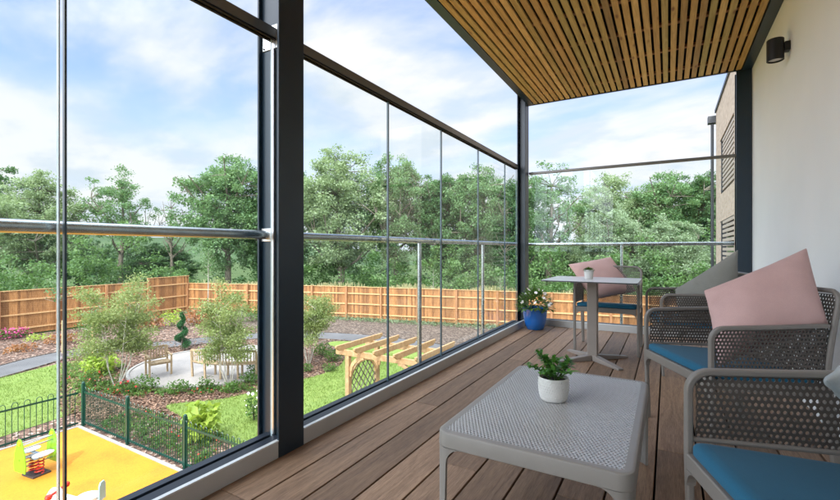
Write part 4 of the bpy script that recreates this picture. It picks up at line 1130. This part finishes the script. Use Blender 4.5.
# grass blades on the lawn edge towards the camera
def inpoly(x,y,poly):
    c=False; n_=len(poly)
    for i in range(n_):
        x0,y0=poly[i]; x1,y1=poly[(i+1)%n_]
        if (y0>y)!=(y1>y) and x<(x1-x0)*(y-y0)/(y1-y0)+x0: c = not c
    return c
LP = [tuple(p) for p in smoothpoly(lawnR,2)]; LQ = [tuple(p) for p in smoothpoly(lawnL,1)]
pts = []
while len(pts) < 26000:
    x = R.uniform(-13,-2); y = R.uniform(4.8,14)
    if inpoly(x,y,LP): pts.append((x,y,GZ+.012))
k_ = 0
while k_ < 14000:
    x = R.uniform(-20,-12); y = R.uniform(-4,9)
    if inpoly(x,y,LQ): pts.append((x,y,GZ+.012)); k_ += 1
B0 = np.array(pts); n_ = len(B0); a = rng.random(n_)*6.283; hgt = .03+.045*rng.random(n_); ln = rng.normal(size=(n_,2))*.025
wv_ = np.stack([np.cos(a),np.sin(a),np.zeros(n_)],1)*(.006+.006*rng.random((n_,1))); tip = B0+np.stack([ln[:,0],ln[:,1],hgt],1)
Pq = np.stack([B0-wv_, B0+wv_, tip+wv_*.25, tip-wv_*.25],1)
M['blade'] = leafmat('grass_blades', (.10,.17,.03), (.165,.245,.05), (.26,.33,.095), .3)
struct(quads('grass', Pq, M['blade']), 'short mown grass blades of the lawn', 'stuff')
# mulch chips
pts = []
while len(pts) < 16000:
    u = R.uniform(60,345); v = R.uniform(340,420); g = G(u,v)
    if inpoly(g.x,g.y,LP) or (g.xy-pcn).length < PR+.05 or g.y < 4.9: continue
    pts.append((g.x,g.y,GZ+.02))
C = np.array(pts); M['chip'] = timber('bark_chip', [(.3,(.09,.05,.033)),(.55,(.2,.115,.075)),(.75,(.34,.23,.16))], (1,1,1), 5, var=((.45,.4,.36),(1.5,1.5,1.5)))
struct(quads('bark_chips', leaf_quads(C, .075, 2.2, .45), M['chip']), 'loose bark chips scattered over the beds', 'stuff')

# spiral topiary
g = G(182,350); tp_ = tag(empty('topiary',(g.x,g.y,GZ)), 'dark green spiral clipped topiary beside the path behind the patio', 'topiary')
m = MB(); m.tube([(0,0,0),(0,0,1.45)], [.03,.015], 8); m.build('trunk', M['bark'], tp_)
C = []
for a in np.linspace(0,2.5*2*math.pi,70):
    q = a/(5*math.pi); z = .18+1.25*q; r_ = .26*(1-q*.8); C.append(cloud(95,(r_*.75*math.cos(a),r_*.75*math.sin(a),z),(.17*(1-.6*q),.17*(1-.6*q),.13),.4))
quads('foliage', leaf_quads(np.concatenate(C), .045, .2, .6), M['conifer'], tp_)

# staked saplings
def sapling(u, v, h, label, crown=.45, n_=420, stakes=((.35,1.15),), seed=0):
    g = G(u,v); rr = random.Random(seed)
    t = tag(empty('sapling',(g.x,g.y,GZ)), label, 'sapling', 'young staked trees near the fence')
    m = MB(); m.tube([(0,0,0),(.02,0,h*.5),(0,.02,h)], [.03,.024,.008], 7)
    for _ in range(10): d = rdir(rr,.3,.9); z = h*rr.uniform(.6,.95); m.tube([(0,0,z),(d.x*crown*.6,d.y*crown*.6,z+d.z*.3)], [.008,.003], 4)
    m.build('trunk', M['palebark'], t, smooth=True)
    C = cloud(n_, (0,0,h*.86), (crown*.5,crown*.5,h*.2), .5); quads('crown', leaf_quads(C,.085,.2,.6), M['leafB'], t)
    for dx_,hh in stakes: m = MB(); m.tube([(dx_,0,-.1),(dx_,0,hh)], .035, 8); m.build('stake', M['stake'], t, smooth=True)
sapling(208,322,4.1,'thin staked sapling left of the thick column, before the fence corner',.9,500,((-.35,1.1),(.0001+.34,1.1)),1)
sapling(433,323,3.0,'thin staked sapling before the far fence, right of the first baluster',.8,160,((-.42,1.05),),2)
sapling(500,325,2.7,'thin staked sapling before the far fence near the corner column',.7,120,((-.42,1.35),),3)
sapling(57,352,3.0,'slender red leaved sapling left of the left birch',.9,380,((.5,1.3),),4)
sapling(91,362,1.9,'short staked sapling hidden in the left birch',.6,150,((.1,1.5),),5)

# ------------------------------------------------------------------ trees beyond the fence
def make_tree(name, H, cw, leafm, nclump=95, per=240, seed=0, base=.28, sparse=1.0, ls=.17, barkm='bark', cr=.09, shape=1.0, limbs=8):
    rr = random.Random(seed); root = empty(name)
    m = MB(); th_ = H*.86
    trunk = [Vector((0,0,-.2)), Vector((rr.uniform(-.1,.1),rr.uniform(-.1,.1),H*.25)), Vector((rr.uniform(-.3,.3),rr.uniform(-.3,.3),H*.55)), Vector((rr.uniform(-.3,.3),rr.uniform(-.3,.3),th_))]
    m.tube(trunk, [H*.026,H*.021,H*.013,H*.004], 9)
    def tr(z):
        for a,b in zip(trunk[:-1],trunk[1:]):
            if a.z <= z <= b.z: return a.lerp(b,(z-a.z)/(b.z-a.z))
        return trunk[-1].copy()
    limb_pts = []
    for i in range(limbs):
        a = 2.4*i+rr.uniform(-.4,.4); z0 = H*rr.uniform(base*.8,.6); p0 = tr(z0); ln = cw*.5*rr.uniform(.6,1.0)
        up_ = rr.uniform(.35,1.0); e = p0+Vector((math.cos(a)*ln, math.sin(a)*ln, ln*up_+H*.06)); e.z = min(e.z, H*.93)
        md = p0.lerp(e,.5)+Vector((rr.uniform(-.2,.2),rr.uniform(-.2,.2),-.02*H)); m.tube([p0,md,e],[H*.010,H*.007,H*.003],6)
        limb_pts += [md, e, p0.lerp(md,.6), md.lerp(e,.5)]
    limb_pts += [tr(H*q) for q in (.5,.6,.7,.8,.86)]
    C = []; hz0 = H*base; cc = (H+hz0)/2; hh = (H-hz0)/2
    cl_ = []; tries = 0
    lob = [rr.uniform(0,6.28) for _ in range(4)]
    while len(cl_) < nclump and tries < 6000:
        tries += 1
        d = Vector((rr.gauss(0,1),rr.gauss(0,1),rr.gauss(0,1))).normalized(); q = rr.random()**.36
        an = math.atan2(d.y,d.x); env = 1+.16*math.sin(3*an+lob[0]+2*d.z)+.13*math.sin(5*an+lob[1])+.14*math.sin(4*d.z*2+lob[2])
        wid = cw*.5*env*(1 - .25*shape*max(0,d.z)); p = Vector((d.x*wid*q, d.y*wid*q, cc+d.z*hh*q*env**.5))
        if p.z > H: continue
        if any((p-o).length < H*cr*.62 for o in cl_): continue
        cl_.append(p)
    for p in cl_:
        near = min(limb_pts, key=lambda o: (o-p).length+ (3 if o.z > p.z+.5 else 0))
        mid_ = near.lerp(p,.55)+Vector((rr.uniform(-.15,.15),rr.uniform(-.15,.15),rr.uniform(0,.2)))
        m.tube([near,mid_,p+Vector((0,0,.1))],[H*.0036,H*.0025,H*.001],4,caps=False)
        s_ = H*cr*rr.uniform(.65,1.25)
        for _ in range(3):
            o_ = Vector((rr.gauss(0,.45),rr.gauss(0,.45),rr.gauss(0,.3)))*s_
            if per: C.append(cloud(int(per/3*sparse*rr.uniform(.6,1.3)), p+o_, (s_*.75,s_*.75,s_*.48), .55))
    m.build('trunk', M[barkm], root, smooth=True)
    if C: quads('crown', leaf_quads(np.concatenate(C), ls, .35, .6), leafm, root)
    return root, H
protos = {
 'A': lambda: make_tree('broadleaf_tree', 12, 8.2, M['leafA'], 150, 380, 21, .20, ls=.18, cr=.085),
 'B': lambda: make_tree('broadleaf_tree', 12, 8.4, M['leafB'], 140, 340, 22, .22, ls=.18, cr=.08),
 'C': lambda: make_tree('broadleaf_tree', 12, 7.8, M['leafC'], 145, 330, 23, .20, ls=.17, cr=.08),
 'D': lambda: make_tree('willow_tree', 10, 8.6, M['leafD'], 170, 400, 24, .06, ls=.19, cr=.10),
 'S': lambda: make_tree('airy_tree', 12, 6.0, M['leafB'], 80, 170, 25, .40, cr=.065, ls=.16, limbs=10),
 'N': lambda: make_tree('bare_tree', 10, 5.0, M['leafB'], 70, 0, 26, .45, barkm='bark', limbs=12),
}
used = {}
TG = 'trees beyond the fence'
def tree(kind, u, top, halfw, d, label, rz, sx=None):
    H = EYE-GZ+(HV-top)*d/F; wd = 2*halfw*d/F
    if kind not in used: t, H0 = protos[kind](); used[kind] = (t,H0)
    else: t0, H0 = used[kind]; t = copy_tree(t0)
    p = W(u, HV, d); t.location = (p.x,p.y,GZ); t.rotation_euler = (0,0,rz)
    base_w = {'A':8.6,'B':9.0,'C':8.0,'D':9.6,'S':6.6,'N':5.4}[kind]
    sxy = wd/base_w*1.12; t.scale = (sxy,sxy,H/H0); tag(t, label, 'tree', TG); return t
TREES = [
 ('A',-32,158,44,36,'dense green tree cut off at the left edge of the photo',.3),
 ('C',38,174,38,35,'round dense tree at the left, behind the paired glass edges',1.2),
 ('S',121,172,28,37,'airy thin crowned tree with gaps, left of the bare tree',2.2),
 ('N',172,194,17,38,'leafless bare tree between the airy tree and the dense tree',.4),
 ('B',228,155,44,35,'tall dense tree just left of the thick column',3.1),
 ('A',276,162,34,37,'dark tree mostly hidden behind the thick column',4.0),
 ('C',341,151,44,35,'tall pale green tree just right of the thick column',5.0),
 ('B',395,154,34,37,'tall tree behind the first glass joint right of the column',.9),
 ('A',440,172,34,38,'dense tree behind the second glass joint',2.6),
 ('B',480,164,34,36,'dense tree behind the third glass joint',4.4),
 ('A',516,178,26,34,'tree directly behind the corner column, left side',5.4),
 ('S',549,168,34,36,'airy leafy tree just right of the corner column',.2),
 ('D',614,210,32,33,'pale willow behind the pink cushion chair',1.0),
 ('C',612,176,36,40,'taller tree behind the pale willow, above the far top rail',3.6),
 ('B',662,172,40,38,'tall tree between the pale willow and brick wing',2.0),
 ('D',668,222,36,31,'low pale willow left of the brick wing',4.2),
 ('A',702,170,32,37,'tall dark tree next to the brick wing downpipe',1.7),
 ('D',745,190,40,36,'pale tree mostly hidden behind the brick wing',2.9),
 ('B',78,240,30,42,'low round tree in the gap right of the leftmost trees',.1),
 ('C',562,246,30,40,'low bushy tree under the sky gap right of the corner column',2.3),
 ('A',160,242,30,40,'low dark tree beneath the bare tree',4.9),
]
for a in TREES: tree(*a)

# undergrowth mass behind the fences
line = [(-30.5,-16),(-30.5,3),(-31,13),(-30,21.5),(-17,25),(-7,27),(4,29),(17,31)]
C = []; tot = 0
mt = MB()
for (x0,y0),(x1,y1) in zip(line[:-1],line[1:]):
    Lg = math.hypot(x1-x0,y1-y0); nx_, ny_ = -(y1-y0)/Lg, (x1-x0)/Lg
    for _ in range(int(Lg*9.5)):
        f = R.random(); dep_ = R.random()**.8*7.5
        x = x0+(x1-x0)*f+nx_*dep_; y = y0+(y1-y0)*f+ny_*dep_
        hmax = 2.0+3.5*(dep_/7.5) + 1.1*math.sin(x*.9+y*.5)+.7*math.sin(x*.37-y*1.3)
        z = R.random()**.6*max(.8,hmax); s_ = R.uniform(.45,.9)
        C.append(cloud(105, (x,y,GZ+z*.95), (s_,s_,s_*.7), .5))
        if R.random() < .1: mt.tube([(x,y,GZ-.1),(x+R.uniform(-.6,.6),y+R.uniform(-.6,.6),GZ+z+1)], [.05,.015], 5, caps=False)
C = np.concatenate(C); C = C[C[:,2] > GZ]
u_ = struct(quads('undergrowth', leaf_quads(C, .17, .3, .6), M['under']), 'dense dark undergrowth behind the garden fences', 'stuff')
u_['group'] = 'undergrowth'
# second, taller backing wood
line = [(-42,-22),(-43,6),(-42,28),(-26,36),(-8,39),(12,42),(26,43)]
C = []
for (x0,y0),(x1,y1) in zip(line[:-1],line[1:]):
    Lg = math.hypot(x1-x0,y1-y0); nx_, ny_ = -(y1-y0)/Lg, (x1-x0)/Lg
    for _ in range(int(Lg*5.5)):
        f = R.random(); dep_ = R.random()*6; x = x0+(x1-x0)*f+nx_*dep_; y = y0+(y1-y0)*f+ny_*dep_
        hmax = 3.6+1.0*math.sin(x*.5+y*.31)+.8*math.sin(x*.23-y*.9); z = R.random()**.7*hmax; s_ = R.uniform(.6,1.2)
        C.append(cloud(95, (x,y,GZ+z), (s_,s_,s_*.7), .5))
C = np.concatenate(C); C = C[C[:,2] > GZ]
struct(quads('far_wood', leaf_quads(C, .24, .3, .6), M['leafA']), 'far green wood behind the trees', 'stuff')
# pale seeding grass just behind the fence tops
n_ = 9000; pts = []
for _ in range(n_):
    a, b = R.choice([(FC,FF[0]),(FF[0],FF[1]),(FF[1],FF[2]),(FF[2],FF[3]),(FL[1],FL[2]),(FL[0],FL[1])]); f = R.random(); L_ = math.hypot(b[0]-a[0],b[1]-a[1])
    nx_, ny_ = -(b[1]-a[1])/L_, (b[0]-a[0])/L_; o_ = R.uniform(.4,2.2); pts.append((a[0]+(b[0]-a[0])*f+nx_*o_, a[1]+(b[1]-a[1])*f+ny_*o_, GZ))
B0 = np.array(pts); n_ = len(B0); a = rng.random(n_)*6.283; hgt = 1.5+.45*rng.random(n_)+.15*np.sin(B0[:,0]*1.3); ln = rng.normal(size=(n_,2))*.18
wv_ = np.stack([np.cos(a),np.sin(a),np.zeros(n_)],1)*.03; tip = B0+np.stack([ln[:,0],ln[:,1],hgt],1)
struct(quads('tall_grass', np.stack([B0-wv_,B0+wv_,tip+wv_*.6,tip-wv_*.6],1), M['tallgrass']), 'pale seeding grass and brambles just beyond the fences', 'stuff')
